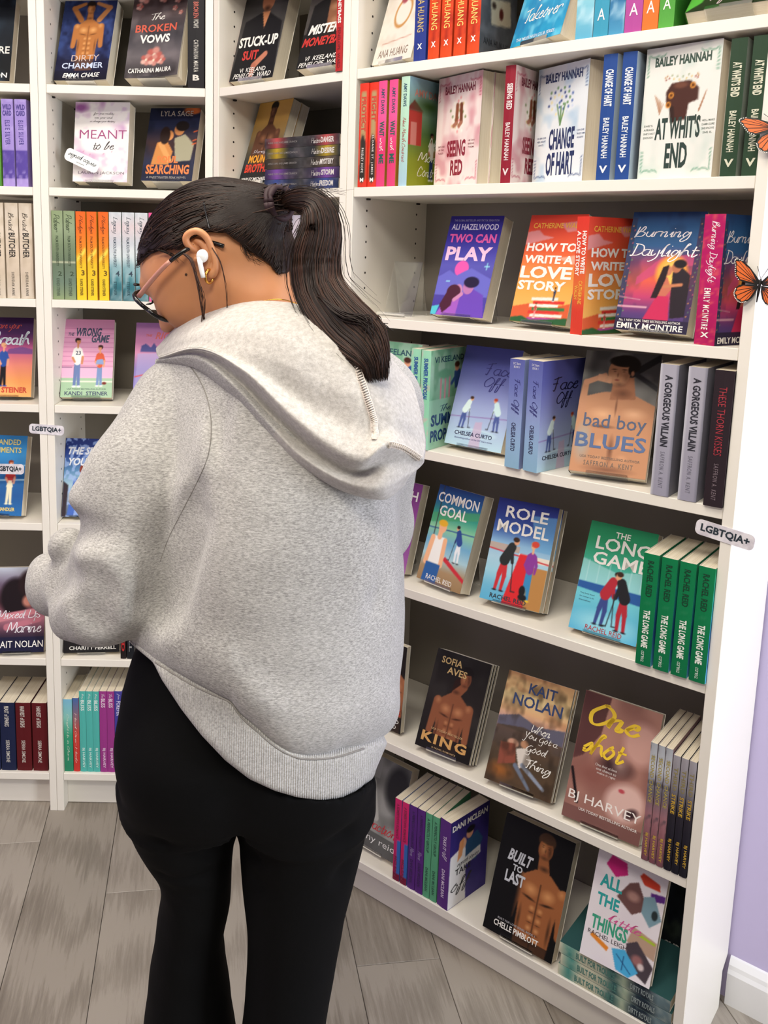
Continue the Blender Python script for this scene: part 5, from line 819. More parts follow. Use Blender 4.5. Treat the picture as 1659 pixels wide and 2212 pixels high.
# ================================================================ the person: signed-distance shapes meshed into continuous skins
def surf(fn, lo, hi, h, name, m, parent=None):
    lo = np.array(lo, float); hi = np.array(hi, float); n = (np.ceil((hi-lo)/h).astype(int)//4+1)*4+1
    cn = (n-1)//4+1; ax = [lo[i]+h*4*np.arange(cn[i]) for i in range(3)]
    G = np.stack(np.meshgrid(*ax, indexing='ij'), -1).reshape(-1, 3); dc = fn(G).reshape(cn)
    near = np.abs(dc) < h*4*1.9
    blk = np.zeros(cn-1, bool)
    for a in (0, 1):
        for b in (0, 1):
            for c in (0, 1): blk |= near[a:cn[0]-1+a, b:cn[1]-1+b, c:cn[2]-1+c]
    D = np.repeat(np.repeat(np.repeat(dc, 4, 0), 4, 1), 4, 2)[:n[0], :n[1], :n[2]].copy()
    bm_ = np.zeros(n, bool); bb = np.repeat(np.repeat(np.repeat(blk, 4, 0), 4, 1), 4, 2)
    bm_[:-1, :-1, :-1] |= bb; bm_[1:, 1:, 1:] |= bb; bm_[1:, :-1, :-1] |= bb; bm_[:-1, 1:, :-1] |= bb; bm_[:-1, :-1, 1:] |= bb; bm_[1:, 1:, :-1] |= bb; bm_[1:, :-1, 1:] |= bb; bm_[:-1, 1:, 1:] |= bb
    idx = np.argwhere(bm_); D[bm_] = fn(lo+idx*h)
    D[0] = D[-1] = 1; D[:, 0] = D[:, -1] = 1; D[:, :, 0] = D[:, :, -1] = 1
    s = D < 0; c = np.zeros(np.array(D.shape)-1, np.int8)
    offs = [(a, b, d) for a in (0, 1) for b in (0, 1) for d in (0, 1)]
    sl = lambda A, o: A[o[0]:A.shape[0]-1+o[0], o[1]:A.shape[1]-1+o[1], o[2]:A.shape[2]-1+o[2]]
    for o in offs: c += sl(s, o)
    act = (c > 0) & (c < 8); ci = np.argwhere(act); vid = -np.ones(act.shape, np.int64); vid[act] = np.arange(len(ci))
    vals = {o: D[ci[:, 0]+o[0], ci[:, 1]+o[1], ci[:, 2]+o[2]] for o in offs}
    acc = np.zeros((len(ci), 3)); cnt = np.zeros(len(ci))
    for o in offs:
        for k in range(3):
            if o[k]: continue
            p = list(o); p[k] = 1; p = tuple(p); a, b = vals[o], vals[p]; x = (a < 0) != (b < 0); t = np.where(x, a/(a-b+1e-12), 0)
            pt = np.array(o, float)[None].repeat(len(ci), 0); pt[:, k] = t; acc += np.where(x[:, None], pt, 0); cnt += x
    V = lo+h*(ci+acc/cnt[:, None]); F = []
    for k in range(3):
        a, b = [(1, 2), (2, 0), (0, 1)][k]
        e = [slice(None)]*3; e[k] = slice(0, -1); f = [slice(None)]*3; f[k] = slice(1, None)
        cr_ = s[tuple(e)] != s[tuple(f)]; q = np.argwhere(cr_); q = q[(q[:, a] > 0) & (q[:, b] > 0) & (q[:, a] < n[a]-1) & (q[:, b] < n[b]-1)]
        def g(da, db): r = q.copy(); r[:, a] += da; r[:, b] += db; return vid[r[:, 0], r[:, 1], r[:, 2]]
        f4 = np.stack([g(-1, -1), g(0, -1), g(0, 0), g(-1, 0)], 1); ins = s[q[:, 0], q[:, 1], q[:, 2]]; f4[~ins] = f4[~ins][:, ::-1]; F.append(f4)
    F = np.concatenate(F); F = F[(F >= 0).all(1)]
    me = bpy.data.meshes.new(name); me.vertices.add(len(V)); me.vertices.foreach_set('co', V.astype(np.float32).ravel())
    me.loops.add(F.size); me.loops.foreach_set('vertex_index', F.astype(np.int32).ravel()); me.polygons.add(len(F)); me.polygons.foreach_set('loop_start', np.arange(0, F.size, 4, dtype=np.int32))
    me.polygons.foreach_set('use_smooth', np.ones(len(F), bool)); me.materials.append(m); me.update(calc_edges=True); me.validate()
    return link(bpy.data.objects.new(name, me), parent)
nm_ = np.linalg.norm
def sph(P, c, r): return nm_(P-c, axis=1)-r
def cap_(P, a, b, r0, r1=None):
    a = np.asarray(a); b = np.asarray(b); d = b-a; t = np.clip(((P-a)@d)/(d@d), 0, 1); return nm_(P-a-t[:, None]*d, axis=1)-(r0+((r0 if r1 is None else r1)-r0)*t)
def ell(P, c, r, M=None):
    Q = P-c
    if M is not None: Q = Q@M
    r = np.asarray(r); k = nm_(Q/r, axis=1); k2 = nm_(Q/r**2, axis=1)+1e-9; return k*(k-1)/k2
def smin(a, b, k): h = np.clip(.5+.5*(b-a)/k, 0, 1); return b+(a-b)*h-k*h*(1-h)
def smax(a, b, k): return -smin(-a, -b, k)
def loft(P, rows):
    """rows: z, xc, yc, a, b sorted by z; stack of ellipses"""
    rows = np.array(sorted(rows)); z = np.clip(P[:, 2], rows[0, 0], rows[-1, 0]); zz = np.linspace(rows[0, 0], rows[-1, 0], 200)
    R_ = np.stack([np.interp(zz, rows[:, 0], rows[:, i]) for i in range(1, 5)], 1); ker = np.hanning(17); ker /= ker.sum()
    R_ = np.stack([np.convolve(np.pad(R_[:, i], 8, 'edge'), ker, 'valid') for i in range(4)], 1)
    xc, yc, a, b = [np.interp(z, zz, R_[:, i]) for i in range(4)]
    k = np.hypot((P[:, 0]-xc)/a, (P[:, 1]-yc)/b); d = (k-1)*np.minimum(a, b)*np.where(k > 1, 1, 1)
    return np.maximum(d, np.maximum(rows[0, 0]-P[:, 2], P[:, 2]-rows[-1, 0]))
def prow(py, xl, xr, Y, b):
    L_, R2 = at(xl, py, Y), at(xr, py, Y); return ((L_[2]+R2[2])/2, (L_[0]+R2[0])/2, Y, (R2[0]-L_[0])/2, b)
def wav(P, s=1., seed=0):
    rs = np.random.RandomState(seed); o = 0
    for k in range(7): d = rs.randn(3); d /= nm_(d); f = (18+34*rs.rand())*s; o = o+np.sin(P@d*f+rs.rand()*6.28+1.5*np.sin(P@rs.randn(3)*9*s))
    return o/7
def march(fn, px, py, y0=.6, y1=2.2):
    r = ray(px, py); r = r/r[1]; t = y0
    for _ in range(90):
        p = np.array([[r[0]*t, t, CAMH+r[2]*t]]); d = fn(p)[0]
        if d < .0004: break
        t += max(d*.6, .0005)
        if t > y1: return None
    return p[0]
# materials
def cloth_mat(name, a, b, c, bstr, stretch, sc=260):
    m = mat(name, b, .95); n = noise(m, sc, 5, stretch, rough=.75); n2 = noise(m, 5, 3)
    mx = nd(m, 'ShaderNodeMath', operation='MULTIPLY_ADD'); lk(m, n2.outputs[0], mx.inputs[0]); mx.inputs[1].default_value = .25; lk(m, n.outputs[0], mx.inputs[2])
    lk(m, ramp(m, mx.outputs[0], [(.44, a), (.62, b), (.80, c)]).outputs[0], bs(m).inputs['Base Color'])
    bs(m).inputs['Sheen Weight'].default_value = .25; bs(m).inputs['Specular IOR Level'].default_value = .1; bump(m, n.outputs[0], bstr, .0012); return m
m_hood = cloth_mat('heather_grey_jersey', '7A7876', 'AAA8A5', 'CECCC9', .5, (.5, .9, 1.7), 400)
m_flc = cloth_mat('cream_fleece_lining', 'A7A29D', 'B9B5B0', 'CBC7C2', .8, (1, 1, 1), 190)
m_rib = cloth_mat('grey_rib_knit', '8A8886', 'B1AFAC', 'CDCBC8', .3, (1, 1, 1), 420)
_w = nd(m_rib, 'ShaderNodeTexWave'); _w.inputs['Scale'].default_value = 120; _w.bands_direction = 'X'; _t = nd(m_rib, 'ShaderNodeTexCoord'); lk(m_rib, _t.outputs['Object'], _w.inputs['Vector']); bump(m_rib, _w.outputs['Fac'], .6, .0014)
m_leg = mat('black_stretch_knit', '060607', .85, Specular_IOR_Level=.12); bump(m_leg, noise(m_leg, 700, 3).outputs[0], .2, .0005)
m_skin = mat('skin', 'C68C66', .48, Subsurface_Weight=.12, Subsurface_Scale=.01); bs(m_skin).inputs['Subsurface Radius'].default_value = (1, .35, .2)
_n = noise(m_skin, 14, 3); lk(m_skin, ramp(m_skin, _n.outputs[0], [(.3, 'C28257'), (.7, 'CF9266')]).outputs[0], bs(m_skin).inputs['Base Color']); bump(m_skin, noise(m_skin, 520, 4).outputs[0], .12, .0004)
m_hair = mat('dark_brown_hair', '1F130E', .45, Specular_IOR_Level=.28); m_hair2 = mat('brown_hair_lights', '40281D', .45, Specular_IOR_Level=.35)
m_black = mat('black_acetate', '0A0A0B', .18); m_gold = mat('gold', 'D9A04C', .22, Metallic=1.0); m_white = mat('white_plastic', 'F2F2F0', .2)
m_temple = mat('translucent_rose_acetate', 'B88070', .2, Alpha=1.0); m_seam = mat('seam_thread', '8A8682', .9); m_seam2 = mat('lining_thread', 'D8CEC4', .9)
m_lens = mat('spectacle_lens', 'FFFFFF', .02, Transmission_Weight=1.0, IOR=1.05); m_brow = mat('dark_makeup', '15100E', .7); m_lip = mat('lip', '9C5A50', .45)
person = empty('person', (-.05, 1.12, 0)); tag(person, 'woman in a light grey hooded sweatshirt and black flared leggings, back to us, head bowed', 'person')
pinv = person.matrix_basis.inverted()
def kid(o, p=None): o.parent = p or person; o.matrix_parent_inverse = (Matrix.Translation(person.location)).inverted() if p is None else Matrix(); return o
# head frame: F forward, S her left (towards us), U up
C0 = at(458, 545, 1.14); pt_, yw_ = R(38), R(12)
Fv = np.array([-math.cos(pt_)*math.cos(yw_), math.sin(yw_), -math.sin(pt_)*math.cos(yw_)]); Fv /= nm_(Fv)
Sv = np.array([0, -1, 0])-Fv*(np.array([0, -1, 0])@Fv); Sv /= nm_(Sv); Uv = np.cross(Sv, Fv)
if Uv[2] < 0: Uv = -Uv
HM = np.stack([Fv, Sv, Uv], 1)
hp = lambda f, s, u: C0+Fv*f+Sv*s+Uv*u
hf_ = lambda f, s, u: hp(f, s, u+.018)
NB = at(600, 742, 1.125)
def neck(P): return smin(cap_(P, hp(-.035, 0, -.05), at(560, 650, 1.12), .053, .052), cap_(P, at(560, 650, 1.12), NB, .052, .064), .02)
def head(P):
    d = ell(P, hp(0, 0, 0), (.090, .074, .079), HM)
    d = smin(d, ell(P, hf_(.040, 0, -.050), (.056, .060, .068), HM), .03); d = smin(d, ell(P, hf_(.058, 0, -.088), (.038, .042, .032), HM), .025); d = smin(d, sph(P, hf_(.082, 0, -.108), .014), .02)
    d = smin(d, ell(P, hp(.044, 0, .004), (.049, .062, .050), HM), .02)
    for q in (-1, 1):
        d = smin(d, cap_(P, hf_(-.005, q*.056, -.06), hf_(.055, q*.032, -.102), .016, .013), .02)
        d = smin(d, ell(P, hf_(.060, q*.040, -.044), (.030, .022, .022), HM), .018)
        d = smax(d, -ell(P, hf_(.102, q*.033, -.018), (.016, .019, .012), HM), .012)
        d = smin(d, sph(P, hf_(.077, q*.032, -.020), .0135), .004)
        d = smin(d, sph(P, hf_(.102, q*.010, -.060), .0075), .006)
    d = smin(d, cap_(P, hf_(.088, 0, -.012), hf_(.112, 0, -.056), .0075, .0095), .012)
    d = smin(d, cap_(P, hf_(.093, -.012, -.078), hf_(.093, .012, -.078), .0065), .006); d = smin(d, cap_(P, hf_(.091, -.01, -.087), hf_(.091, .01, -.087), .0065), .005)
    d = smin(d, cap_(P, hf_(.086, -.03, -.004), hf_(.086, .03, -.004), .009), .012)
    return d
# limbs
SH_L, SH_R = at(405, 850, 1.12), at(800, 870, 1.16)
ELB, WR = at(255, 1265, 1.02), at(142, 1282, 1.16)
ELR, WRR = at(800, 1130, 1.26), at(640, 1150, 1.42)
def hand(P, w_, dirn, sidev, nrm2):
    d = ell(P, w_+dirn*.045, (.044, .036, .015), np.stack([dirn, sidev, nrm2], 1)); d = smin(d, cap_(P, w_-dirn*.02, w_+dirn*.015, .023, .022), .02)
    for j, (s, l) in enumerate(((.027, .062), (.009, .070), (-.009, .066), (-.026, .052))):
        a = w_+dirn*.075+sidev*s; b = a+dirn*l*.5-nrm2*l*.18; c = b+dirn*l*.28-nrm2*l*.34
        d = smin(d, smin(cap_(P, a, b, .0088, .0080), cap_(P, b, c, .0080, .0066), .003), .005)
    a = w_+dirn*.02+sidev*.03; b = a+dirn*.030+sidev*.028; c = b+dirn*.030-nrm2*.008; return smin(d, smin(cap_(P, a, b, .012, .010), cap_(P, b, c, .0095, .0078), .004), .010)
HD = np.array([.45, .85, -.2]); HD /= nm_(HD); HS = np.array([-.85, .45, .1]); HS -= HD*(HS@HD); HS /= nm_(HS); HN = np.cross(HD, HS)
HDr = np.array([-.6, .78, -.1]); HDr /= nm_(HDr); HSr = np.array([-.78, -.6, .1]); HSr -= HDr*(HSr@HDr); HSr /= nm_(HSr); HNr = np.cross(HDr, HSr)
leg_l = [prow(1700, 268, 520, 1.07, .085), prow(1767, 280, 514, 1.07, .085), prow(1819, 308, 504, 1.075, .075), prow(1869, 344, 500, 1.08, .066), prow(1922, 351, 498, 1.085, .062), prow(1950, 346, 498, 1.085, .062), prow(1995, 339, 487, 1.09, .062), prow(2020, 337, 481, 1.09, .064), prow(2077, 327, 487, 1.10, .072), prow(2144, 320, 495, 1.10, .082), prow(2208, 312, 503, 1.11, .092)]
leg_r = [prow(1700, 515, 797, 1.07, .095), prow(1767, 517, 795, 1.07, .09), prow(1834, 519, 779, 1.07, .082), prow(1915, 526, 759, 1.065, .075), prow(1972, 532, 744, 1.06, .070), prow(2034, 537, 733, 1.06, .068), prow(2104, 533, 721, 1.06, .074), prow(2158, 529, 710, 1.06, .08), prow(2209, 525, 702, 1.06, .086)]
leg_l += [(.30, leg_l[-1][1]+.005, 1.11, .066, .10), (.12, leg_l[-1][1]+.01, 1.12, .086, .125), (.012, leg_l[-1][1]+.012, 1.125, .10, .14)]
leg_r += [(.30, leg_r[-1][1]-.002, 1.06, .070, .095), (.12, leg_r[-1][1]-.002, 1.06, .088, .12), (.012, leg_r[-1][1], 1.06, .10, .135)]
hips = [prow(1330, 345, 800, 1.08, .11), prow(1407, 292, 815, 1.08, .115), prow(1453, 278, 815, 1.075, .12), prow(1498, 266, 815, 1.075, .125), prow(1572, 259, 810, 1.07, .13), prow(1650, 261, 803, 1.07, .125), prow(1696, 268, 797, 1.07, .115), prow(1737, 276, 797, 1.07, .10)]
def leggings(P):
    d = loft(P, hips); d = smin(d, smin(loft(P, leg_l), loft(P, leg_r), .012), .03)
    GL_, GR_ = at(395, 1640, 1.02), at(655, 1655, 1.02)
    d = smin(d, ell(P, GL_, (.078, .075, .085)), .03); d = smin(d, ell(P, GR_, (.080, .075, .088)), .03)
    d = d+crease(P, at(508, 1780, .99), at(520, 1520, .95), .016, .03)
    d = d+crease(P, at(360, 1800, .99), at(500, 1772, 1.0), .008, .02)+crease(P, at(535, 1785, .985), at(740, 1800, .99), .008, .02)
    for (x0, y0, x1, y1) in ((355, 1880, 500, 1905), (350, 1925, 495, 1960), (350, 1955, 470, 2010), (540, 1850, 760, 1870), (540, 1905, 740, 1890)): d = d+crease(P, at(x0, y0, 1.01), at(x1, y1, 1.01), .005, .012)
    d = np.where(below(P, _h) < .0, np.maximum(d, loft(P, TR)+.016), d)
    return d+.0012*wav(P, 1.6, 4)
def body(P):
    d = smin(head(P), neck(P), .03)
    torso = loft(P, [(r[0], r[1], r[2], r[3]*.80, r[4]*.78) for r in TR]); d = smin(d, torso, .03)
    for a, b, c, r in ((SH_L, ELB, WR, .040), (SH_R, ELR, WRR, .040)): d = smin(d, smin(cap_(P, a, b, r*1.05, r*.85), cap_(P, b, c, r*.80, r*.56), .02), .03)
    sh = np.minimum(shirt(P), band(P)); d = np.where((P[:, 2] < HP(P)) & (d > -.03), np.maximum(d, np.minimum(sh, 0)*0+sh+.007), d)
    d = smin(d, hand(P, WR, HD, HS, HN), .012); d = smin(d, hand(P, WRR, HDr, HSr, HNr), .012)
    lg = leggings(P)+.007; k = np.maximum(LEGS(P), np.where(P[:, 2] < .03, -1, lg)); return smin(d, k, .01)
def HP(P): return np.where((nm_(P-hp(-.02, 0, -.12), axis=1) < .14) | (nm_(P-hp(.03, 0, -.01), axis=1) < .17), -9., 9.)
def LEGS(P):
    k = loft(P, [(r[0], r[1], r[2], r[3]*.86, r[4]*.86) for r in hips])
    for L_ in (leg_l, leg_r):
        x, y = L_[-1][1], L_[-1][2]; t_ = L_[0]
        kn = L_[6]; k = smin(k, smin(cap_(P, np.array([t_[1], t_[2], t_[0]]), np.array([kn[1], kn[2], kn[0]]), .062, .042), cap_(P, np.array([kn[1], kn[2], kn[0]]), np.array([x, y, .08]), .042, .028), .02), .03)
        k = smin(k, ell(P, np.array([x, y+.06, .036]), (.034, .115, .030)), .02)
    return k
# sweatshirt
TR = [prow(668, 500, 690, 1.14, .05), prow(700, 440, 740, 1.14, .075), prow(740, 385, 800, 1.14, .10), prow(780, 365, 845, 1.13, .118), prow(850, 352, 880, 1.125, .132), prow(950, 352, 878, 1.12, .138), prow(1050, 350, 864, 1.11, .138), prow(1150, 345, 866, 1.10, .138), prow(1260, 330, 869, 1.09, .14),
      prow(1330, 290, 868, 1.085, .142), prow(1375, 268, 866, 1.08, .144), prow(1420, 266, 862, 1.08, .146), prow(1470, 266, 856, 1.075, .148), prow(1540, 262, 847, 1.075, .148), prow(1600, 270, 822, 1.07, .146), prow(1640, 280, 805, 1.07, .14), prow(1700, 290, 803, 1.07, .138), prow(1760, 295, 800, 1.07, .135)]
_j = np.array([(150, 1240), (240, 1335), (267, 1362), (284, 1389), (329, 1424), (374, 1453), (416, 1477), (461, 1498), (498, 1514), (519, 1543), (552, 1572), (589, 1605), (626, 1628), (663, 1636), (725, 1632), (787, 1613), (820, 1600), (900, 1590)], float)
_h = np.array([(150, 1240), (240, 1337), (284, 1391), (331, 1430), (350, 1469), (391, 1531), (436, 1589), (486, 1642), (539, 1683), (593, 1708), (642, 1722), (692, 1728), (737, 1724), (774, 1708), (797, 1688), (830, 1668), (900, 1650)], float)
def below(P, T_):
    """metres below the slanted hem line; the front of the garment mirrors the back"""
    Y = np.where(P[:, 1] > 1.07, 2.14-P[:, 1], P[:, 1]); z = P[:, 2]-CAMH; yc = Y*sp+z*cp; zc = Y*cp-z*sp
    px = CX+FPX*(P[:, 0]*cr+yc*sr)/zc; py = CY-FPX*(-P[:, 0]*sr+yc*cr)/zc; return (py-np.interp(px, T_[:, 0], T_[:, 1]))*zc/FPX
def sleeve(P):
    a, b = at(404, 882, 1.12), at(308, 1050, 1.07); d = smin(cap_(P, a, b, .071, .070), cap_(P, b, at(258, 1220, 1.03), .070, .062), .03)
    d = smin(d, cap_(P, at(262, 1262, 1.02), at(235, 1300, 1.03), .054, .046), .03)
    d = smin(d, cap_(P, at(225, 1275, 1.03), at(128, 1262, 1.13), .054, .036), .03); d = smin(d, cap_(P, at(110, 1245, 1.12), at(98, 1280, 1.16), .026, .020), .02); d = smin(d, cap_(P, at(120, 1275, 1.12), at(125, 1285, 1.185), .034, .030), .02)
    d = smin(d, sph(P, at(198, 1078, 1.05), .028), .012); d = smin(d, sph(P, at(146, 1182, 1.09), .025), .012); d = smin(d, sph(P, at(102, 1232, 1.13), .022), .012)
    d = smin(d, cap_(P, at(320, 1290, 1.02), at(300, 1245, 1.03), .012, .02), .03); d = smin(d, cap_(P, at(150, 1345, 1.04), at(190, 1350, 1.03), .020, .018), .03)
    for (x0, y0, Y0, x1, y1, Y1, r, k) in ((150, 1134, 1.04, 235, 1160, .97, .013, .013), (110, 1262, 1.06, 190, 1240, .98, .006, .014), (200, 1010, 1.0, 290, 1040, .985, .007, .02), (330, 1290, .99, 345, 1180, .97, .010, .016), (197, 1340, .975, 212, 1285, .972, .016, .018), (165, 1290, 1.0, 150, 1225, 1.02, .006, .02), (300, 1225, .96, 318, 1290, .965, .006, .010), (172, 1085, .99, 230, 1098, .975, .007, .02), (262, 1235, .958, 295, 1200, .962, .004, .02), (130, 1262, 1.04, 118, 1222, 1.06, .006, .016)):
        d = d+crease(P, at(x0, y0, Y0-.008), at(x1, y1, Y1-.008), r*1.9, k*1.25)
    return d
def rsleeve(P): return smin(cap_(P, at(795, 880, 1.15), ELR, .075, .058), cap_(P, ELR, WRR-HDr*.03, .056, .034), .03)
def crease(P, a, b, A, w): return A*np.exp(-((cap_(P, a, b, 0.))/w)**2)
FOLD = [((470, 900), (505, 1120), .005), ((850, 1080), (845, 1250), .004), ((360, 1150), (420, 1060), .007), ((560, 1180), (500, 1330), .004), ((690, 1330), (700, 1480), .004), ((560, 860), (540, 1010), .004), ((600, 890), (585, 1060), .004), ((640, 950), (650, 1120), .004), ((700, 1040), (720, 1250), .004), ((620, 1560), (630, 1625), .004), ((655, 1560), (662, 1630), .005), ((700, 1570), (700, 1628), .005), ((740, 1500), (735, 1610), .004), ((480, 1120), (380, 1300), .006), ((560, 1330), (420, 1380), .005), ((640, 1400), (500, 1490), .004), ((780, 1080), (800, 1300), .004)]
def shirt(P):
    d = loft(P, TR); d = smin(d, ell(P, at(612, 1250, 1.02), (.132, .10, .26)), .05)
    for (a, b, r) in FOLD: d = d+crease(P, at(*a, .975), at(*b, .965), r*2.0, .018)-crease(P, at(a[0]-34, a[1], .975), at(b[0]-34, b[1], .965), r*1.5, .018)
    bj = below(P, _j); d = smax(d-.007*np.exp(-((bj+.035)/.03)**2), bj*.8, .020); d = smin(d, sleeve(P), .010)+crease(P, at(338, 1320, .975), at(425, 1120, .965), .026, .022); d = smin(d, rsleeve(P), .03)
    return d+.0034*wav(P, .9, 2)+.0010*wav(P, 2.2, 5)
def band(P):
    bj = -below(P, _j); d = loft(P, TR)-.003+.014*np.clip((bj+.004)/.02, 0, 1); return smax(smax(d, below(P, _h)*.8, .006), bj*.8-.05, .006)+.0006*wav(P, 1.5, 8)
fc = kid(surf(body, (-.50, .85, -.01), (.22, 1.62, 1.62), .0042, 'skin_body', m_skin))
legs_o = kid(surf(leggings, (-.36, .85, 0.005), (.14, 1.32, 1.02), .0045, 'leggings', m_leg))
hoodie = kid(surf(shirt, (-.52, .80, .70), (.22, 1.60, 1.52), .0036, 'sweatshirt', m_hood))
hb = surf(band, (-.38, .86, .60), (.18, 1.30, 1.12), .0034, 'hem_band', m_rib, hoodie); hb.matrix_parent_inverse = Matrix()
def put(o, p=None): o.parent = p or person; o.matrix_parent_inverse = Matrix.Translation(person.location).inverted() if p is None else Matrix(); return o
for o in (hoodie,): pass
def seam(name, pts, fn, r, m, par, off=.0004, n=60):
    q = cspline(np.array(pts, float), n); W_ = [march(fn, x, y) for x, y in q]; W_ = np.array([w for w in W_ if w is not None]); 
    V, F = tubemesh([(W_, r if np.isscalar(r) else r[:len(W_)])], 5); return put(mesh_obj(name, V, F, m, None, True), par)
seam('armhole_seam', [(352, 768), (400, 783), (431, 821), (450, 871), (456, 925), (450, 980), (431, 1030), (396, 1099), (365, 1160), (345, 1215)], shirt, np.linspace(.0009, .0003, 60), m_seam, hoodie)
seam('hem_seam', [(335, 1430), (374, 1455), (416, 1480), (461, 1501), (498, 1518), (519, 1547), (552, 1577), (589, 1609), (626, 1631), (663, 1640), (725, 1636), (787, 1617)], band, .0011, m_seam, hoodie)
# the hood, lying open on her back: lining up, edges rolled
HR = [
 [(345, 746, 1.20), (400, 706, 1.17), (470, 680, 1.15), (545, 672, 1.14), (640, 682, 1.12), (730, 715, 1.10), (800, 770, 1.09), (860, 812, 1.09)],
 [(337, 752, 1.175), (390, 700, 1.12), (478, 663, 1.08), (560, 650, 1.06), (650, 659, 1.045), (742, 693, 1.03), (822, 752, 1.02), (888, 822, 1.035)],
 [(338, 762, 1.155), (402, 722, 1.075), (492, 700, 1.02), (585, 700, .995), (680, 722, .985), (765, 765, .975), (842, 820, .982), (907, 880, 1.01)],
 [(340, 768, 1.14), (415, 742, 1.05), (510, 745, .99), (610, 775, .965), (700, 820, .952), (782, 850, .945), (860, 890, .955), (918, 935, .995)],
 [(342, 771, 1.13), (425, 750, 1.035), (522, 782, .975), (620, 845, .958), (706, 900, .945), (790, 930, .935), (855, 930, .945), (920, 962, .985)],
 [(342, 773, 1.125), (430, 754, 1.025), (524, 800, .958), (612, 882, .938), (700, 955, .922), (780, 992, .912), (838, 962, .915), (917, 988, .965)],
 [(341, 776, 1.13), (428, 764, 1.045), (512, 818, .988), (592, 900, .970), (676, 976, .955), (765, 1022, .942), (838, 1000, .935), (913, 1003, .968)],
 [(338, 780, 1.135), (424, 776, 1.040), (500, 830, .975), (576, 912, .955), (655, 990, .938), (748, 1043, .925), (826, 1055, .920), (884, 1032, .958)],
 [(335, 788, 1.155), (418, 796, 1.070), (489, 848, 1.010), (568, 936, .990), (648, 1010, .972), (742, 1062, .958), (828, 1080, .950), (872, 1050, .985)],
 [(338, 780, 1.18), (420, 790, 1.11), (492, 836, 1.06), (570, 905, 1.04), (650, 975, 1.03), (740, 1025, 1.02), (820, 1048, 1.02), (866, 1030, 1.05)]]
HRw = np.array([[at(p[0], p[1], p[2]-(.03 if j == 0 else .022 if j == 1 else .008)*(i > 1)) for j, p in enumerate(r)] for i, r in enumerate(HR)])
def patch(ctrl, nu, nv):
    A = np.stack([cspline(r, nu) for r in ctrl]); return np.stack([cspline(A[:, i], nv) for i in range(nu)], 1)
NU, NV = 150, 120
G_ = patch(HRw, NU, NV); fl = G_.reshape(-1, 3); fl = fl+np.array([0, 1, 0])*(.0022*wav(fl, 1.3, 11)+.0008*wav(fl, 4, 12))[:, None]; G_ = fl.reshape(NV, NU, 3)
back = G_[::-1].copy(); V = G_.reshape(-1, 3).tolist(); F = [(j*NU+i, (j+1)*NU+i, (j+1)*NU+i+1, j*NU+i+1) for j in range(NV-1) for i in range(NU-1)]
me_h = mesh_obj('hood', V, F, [m_flc, m_hood], None, True); put(me_h, hoodie)
sd = me_h.modifiers.new('thick', 'SOLIDIFY'); sd.thickness = .003; sd.offset = -1; sd.use_rim = True
for p in me_h.data.polygons:
    c = p.index//(NU-1)
    if c > NV*7.15/9: p.material_index = 0
    u_ = p.index % (NU-1)
    if c > NV*6.1/9 and u_ < NU*.46: p.material_index = 1
def on_hood(u, v): return G_[min(int(v*(NV-1)), NV-1), min(int(u*(NU-1)), NU-1)]+np.array([0, -.0015, 0])
def stitched(name, uvs, wdt, n, m, par):
    q = cspline(np.array(uvs), n); P_ = np.array([on_hood(a, b) for a, b in q]); P_ = np.stack([np.convolve(np.pad(P_[:, i], 3, 'edge'), np.ones(7)/7, 'valid') for i in range(3)], 1); P_ = cspline(P_[::4], n)
    t = np.gradient(P_, axis=0); t /= nm_(t, axis=1)[:, None]; s_ = np.cross(t, [0, -1, 0]); s_ /= nm_(s_, axis=1)[:, None]
    paths = [(P_+s_*wdt, .0008), (P_-s_*wdt, .0008)]+[(np.array([P_[i]-s_[i]*wdt, P_[i]+np.array([0, -.0016, 0]), P_[i]+s_[i]*wdt+t[i]*.0015]), .0009) for i in range(0, n, 2)]
    V, F = tubemesh(paths, 5); put(mesh_obj(name, V, F, m, None, True), par)
stitched('hood_centre_seam', [(.70, .16), (.715, .25), (.735, .34), (.755, .42), (.76, .48)], .0034, 110, m_seam2, hoodie)
stitched('hood_edge_seam', [(.86, .555), (.91, .55), (.96, .565), (.995, .60)], .003, 40, m_seam2, hoodie)
# ---------------------------------------------------------------- hair
hl = np.array([(296, 556), (328, 541), (360, 538), (385, 541), (402, 528), (412, 500), (452, 494), (485, 499), (509, 516), (533, 535), (557, 555), (581, 575), (602, 600)], float)
hlw = np.array([at(x, y, 1.072) for x, y in hl])-C0; hf, hu = hlw@Fv, hlw@Uv; o_ = np.argsort(hf)
def uline(f): return np.interp(f, hf[o_], hu[o_])
def hair(P):
    Q = (P-C0)@HM; d = smin(ell(P, hp(-.004, 0, .002), (.0945, .079, .0835), HM), smin(head(P), neck(P), .03)-.0045, .01)
    d = smin(d, ell(P, at(568, 455, 1.115), (.034, .032, .026)), .03)
    cut = (uline(Q[:, 0])-Q[:, 2]-.002*np.sin(Q[:, 0]*400))*.75; return smax(d, cut, .004)
hairc = put(surf(hair, (-.32, .98, 1.30), (.0, 1.30, 1.62), .003, 'hair', m_hair))
TIE = at(594, 442, 1.10)
def proj_hair(p, off):
    for _ in range(6):
        e = 1e-3; d = hair(p); g = np.stack([hair(p+np.eye(3)[i]*e)-d for i in range(3)], 1)/e; g /= nm_(g, axis=1)[:, None]+1e-9; p = p-g*(d-off)[:, None]*.9
    return p
rs = np.random.RandomState(5); st_ = []
fr = np.linspace(hf.min()+.012, hf.max()-.004, 210)
for f in fr:
    for q in (1, -1):
        st_.append(C0+Fv*(f+rs.uniform(-.002, .002))+Sv*q*.075+Uv*(uline(f)+.003))
